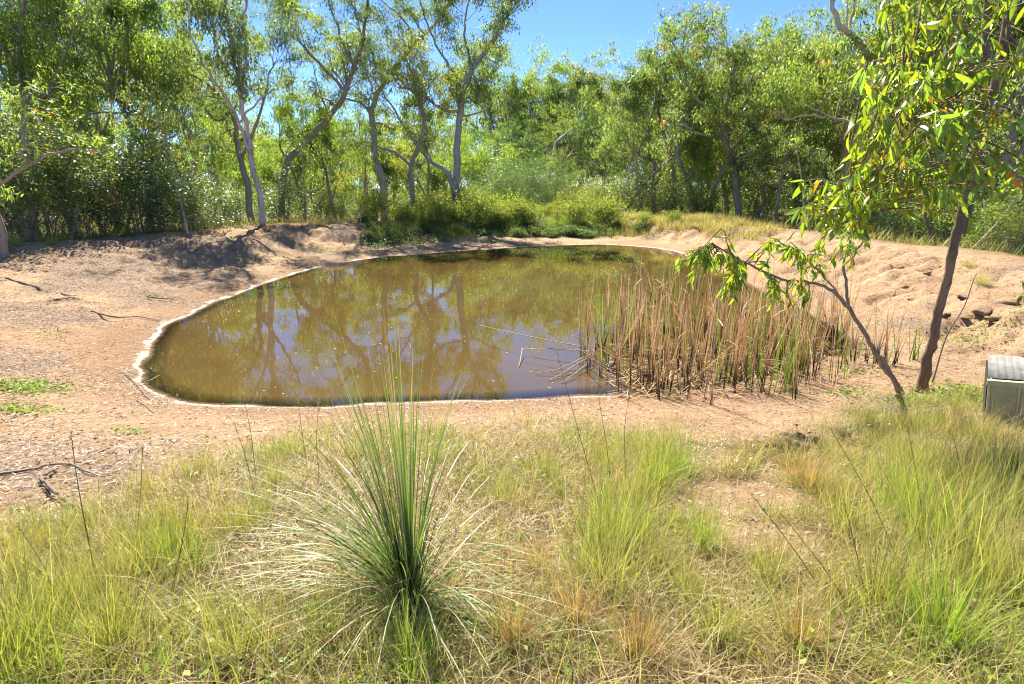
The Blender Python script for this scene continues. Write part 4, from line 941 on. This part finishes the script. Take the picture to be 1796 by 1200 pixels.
# ------------------------------------------------------------------ litter, sticks, clods
def lit_mask(x, y):
    d = field(dS, x, y); return (d > .12) * (field(dC, x, y) < 1) * in_view(x, y, 2) * (.3 + .7 * sstep(-.08, .12, fbm(x, y, 1.6, 4, 60) + .1 * (x < -3) - .06 * (x > 5)))
mb = MB(); P = scatter(520000, -15, 12, 2, 22, lit_mask); n = len(P); P[:, 2] += .006
keep = g.random(n) < np.clip(9.0 / P[:, 1], .55, 1); P = P[keep]; n = len(P)
leaves(mb, P, g.normal(0, 1, (n, 3)) * (1, 1, .2), np.tile([0, 0, 1.], (n, 1)) + g.normal(0, .45, (n, 3)), g.uniform(.02, .085, n), g.uniform(.006, .016, n), colr(n, (.55, .47, .38), (.13, .095, .07), .45))
stuff(mb.obj('leaf_litter', M_dry))
mb = MB(); n = 260; P = np.column_stack([g.uniform(-6, 5, n), g.uniform(7.5, 24, n), np.full(n, .006)]); dd, _, _ = poly_dist(P[:, 0], P[:, 1], shore); P = P[dd < -.3]; n = len(P)
leaves(mb, P, g.normal(0, 1, (n, 3)) * (1, 1, .02), np.tile([0, 0, 1.], (n, 1)) + g.normal(0, .05, (n, 3)), g.uniform(.02, .07, n), g.uniform(.012, .03, n), colr(n, (.55, .48, .33), (.4, .33, .15)))
stuff(mb.obj('floating_leaves', M_dry))
for i, (lab, pxs, Z, r0, r1) in enumerate([
    ('weathered crooked dead branch lying at the left edge of the grass', [(160, 905), (125, 885), (95, 862), (72, 840), (85, 828), (100, 822)], (.03, .05, .05, .06, .05, .03), .02, .008),
    ('long thin grey stick lying across the left sand', [(-10, 832), (50, 824), (110, 812), (170, 834)], (.03, .04, .04, .02), .012, .006),
    ('dark twisted stick on the sand above the left shore', [(160, 545), (200, 556), (240, 555), (280, 562)], (.02, .05, .03, .02), .02, .008),
    ('short dark stick near the left waterline', [(258, 520), (290, 524), (318, 520)], (.02, .04, .02), .02, .01),
    ('bent pale twig beside the left tip of the pond', [(220, 655), (240, 675), (262, 700)], (.02, .03, .02), .008, .004),
    ('pale twig crossing the scum at the left shore', [(246, 672), (262, 668), (280, 658)], (.02, .04, .04), .008, .004),
    ('forked pale twig below the left tip of the pond', [(240, 702), (256, 712), (270, 724)], (.02, .02, .02), .007, .004),
    ('dark curved branch lying in grass right of the tussock', [(900, 985), (925, 975), (945, 955)], (.03, .05, .06), .01, .006),
    ('bare thin upright sapling stick right of the slanting trunk', [(1636, 670), (1660, 590), (1690, 540), (1708, 490), (1714, 480)], (0, .35, .65, .95, 1.05), .012, .004)]):
    if 'upright' in lab:
        b0 = gp(*pxs[0]); pts = catmull(np.array([at_y(x, y, b0[1]) for x, y in pxs]), 4, False); mb = MB(); tube(mb, pts - b0, np.linspace(r0, r1, len(pts)), 6); o = mb.obj('dead_stick', M_stick, None, True); o.location = b0; tag(o, lab, 'stick')
    else: bar('dead_branch' if i == 0 else 'dead_stick', lab, 'stick', pxs, Z, r0, r1, M_stick, (1.2, 1.1, 1.0) if 'pale' in lab else (.8, .75, .7))
# fallen pale trunks in the wood
for lab, a_, b_, Y in (('grey dead trunk leaning in the wood right of the middle', (1140, 310), (1210, 250), 42), ('thin dead trunk leaning behind the dark shrubs', (975, 250), (1005, 225), 43)):
    p0, p1 = at_y(*a_, Y), at_y(*b_, Y + 1); p0[2] = p0[2]; mb = MB(); pts = np.linspace(p0, p1, 6); mb2 = np.array([pts[0] + (pts[0] - pts[-1]) * .8]); pts = np.concatenate([mb2, pts]); pts[0][2] = height(pts[0][0], pts[0][1]) - .1
    tube(mb, pts - pts[0], np.linspace(.12, .04, 7), 7); o = mb.obj('fallen_tree', M_greyb, None, True); o.location = pts[0]; tag(o, lab, 'dead tree')
M_clod = simple_mat('earth_clod', (.5, .335, .19), .95, (.38, .24, .13), 9., bump=.9)
def clod(g):
    mb = MB(); nu, nv = 16, 10; V = []
    for j in range(nv):
        for i in range(nu):
            a, b_ = i / nu * 6.283, (j / (nv - 1)) * math.pi; V.append([math.cos(a) * math.sin(b_), math.sin(a) * math.sin(b_), math.cos(b_)])
    V = np.array(V); f = 1 + 1.5 * fbm(V[:, 0] * 2 + V[:, 2] * 1.7 + 10 * g.random(), V[:, 1] * 2 - V[:, 2] * 1.3, 1.0, 4, int(g.integers(0, 99)))[:, None]
    V = np.sign(V) * np.abs(V) ** .7 * f; Q = [(j * nu + i, (j + 1) * nu + i, (j + 1) * nu + (i + 1) % nu, j * nu + (i + 1) % nu) for j in range(nv - 1) for i in range(nu)]
    mb.add(V, Q, None, (0, 0, .2)); return mb.mesh('earth_clod', mg, True)
CL = [(1590, 505, .16), (1640, 515, .14), (1690, 522, .2), (1655, 552, .18), (1720, 545, .22), (1745, 560, .2), (1600, 525, .14), (1580, 470, .16), (1625, 480, .15), (1770, 530, .2), (1690, 560, .14)]
for i, (px, py, s) in enumerate(sorted(CL)):
    p = gp(px, py); o = link('earth_clod', clod(g), None); s *= .55; o.location = (p[0], p[1], p[2] + s * .02); o.scale = (s * g.uniform(1, 1.6), s * g.uniform(.8, 1.2), s * g.uniform(.35, .5)); o.rotation_euler = (g.normal(0, .2), g.normal(0, .2), g.uniform(0, 6))
    tag(o, 'crumbling %s earth clod on the %s bank, %s clod from the left' % ('large' if s > .085 else 'small', 'eroded right', ORD[i]), 'earth clod', 'earth clods on the banks')
# small green ground-cover patches on the sand
mb = MB()
for px, py, rx, ry, n in ((40, 680, .5, .35, 900), (30, 720, .4, .2, 300), (560, 440, 1.6, .6, 700), (440, 455, .8, .3, 120), (480, 450, 1., .3, 160), (95, 590, .4, .3, 80), (270, 520, .3, .2, 90), (1130, 415, 1.5, .5, 300), (1490, 690, .35, .2, 160), (1700, 600, .8, .6, 500), (225, 760, .15, .1, 60), (1690, 690, .6, .4, 900), (1620, 705, .4, .25, 500), (1500, 655, .4, .2, 120)):
    b0 = gp(px, py); P = np.column_stack([b0[0] + g.normal(0, rx * .6, n), b0[1] + g.normal(0, ry * .6, n)]); P = np.column_stack([P, height(P[:, 0], P[:, 1]) + g.uniform(.005, .06, n)])
    leaves(mb, P, g.normal(0, 1, (n, 3)) * (1, 1, .5), np.tile([0, 0, 1.], (n, 1)) + g.normal(0, .5, (n, 3)), g.uniform(.03, .07, n), g.uniform(.015, .03, n), colr(n, (.2, .28, .05), (.13, .19, .04)))
stuff(mb.obj('ground_cover', M_weed))

# ------------------------------------------------------------------ old metal box at the right edge
def boxv(mb, a, b_, col=(1, 1, 1)):
    x0, y0, z0 = a; x1, y1, z1 = b_
    V = [(x0, y0, z0), (x1, y0, z0), (x1, y1, z0), (x0, y1, z0), (x0, y0, z1), (x1, y0, z1), (x1, y1, z1), (x0, y1, z1)]
    mb.add(V, [(0, 3, 2, 1), (4, 5, 6, 7), (0, 1, 5, 4), (1, 2, 6, 5), (2, 3, 7, 6), (3, 0, 4, 7)], None, col)
M_beige = simple_mat('beige_painted_steel', (.5, .46, .25), .6, (.38, .35, .19), 4.)
M_zinc = simple_mat('weathered_zinc', (.27, .265, .25), .75, (.17, .16, .145), 7., .0)
M_black = simple_mat('flat_black', (.012, .012, .012), .95)
bb = gp(1729, 744)
t = thing('metal_box', 'old beige metal box with ribbed front and corrugated grey lid by the right edge', 'metal box', bb, R(-38))
Wd, Dp, Ht = 1.15, .75, .48
t.rotation_euler = (R(3), R(-6), R(-38))
mb = MB(); boxv(mb, (.0, .02, -.1), (Wd, Dp, Ht - .03), (.9, .9, .9)); mb.obj('body', M_beige, t)
for k in range(5):
    mb = MB(); boxv(mb, (k * Wd / 5 + .012, 0, -.1), ((k + 1) * Wd / 5 - .012, .018, Ht - .055)); mb.obj('front_panel', M_beige, t)
for k in range(6):
    mb = MB(); boxv(mb, (k * Wd / 5 - .010, -.012, -.1), (k * Wd / 5 + .010, .017, Ht - .056), (1.25, 1.25, 1.25)); mb.obj('rib', M_beige, t)
mb = MB(); boxv(mb, (-.02, -.022, Ht - .053), (Wd + .02, .03, Ht), (1.15, 1.15, 1.1)); mb.obj('rim', M_beige, t)
mb = MB(); boxv(mb, (-.02, .03, -.1), (-.004, Dp, Ht - .01)); mb.obj('dark_side_panel', M_black, t)  # thin near-black panel covering the left side of the box
mb = MB(); n = 60; xs = np.linspace(-.01, Wd + .01, n); zs = Ht + .015 + .004 * np.sin(xs * 110 + 2)
V = np.concatenate([np.column_stack([xs, np.full(n, y), zs + dz]) for y, dz in ((.034, 0), (Dp + .03, .03), (.034, -.004), (Dp + .03, .026))]); i = np.arange(n - 1)
mb.add(V, np.concatenate([np.stack([i, i + 1, n + i + 1, n + i], -1), np.stack([2 * n + i, 3 * n + i, 3 * n + i + 1, 2 * n + i + 1], -1), np.stack([i, 2 * n + i, 2 * n + i + 1, i + 1], -1)])); mb.obj('corrugated_lid', M_zinc, t, True)
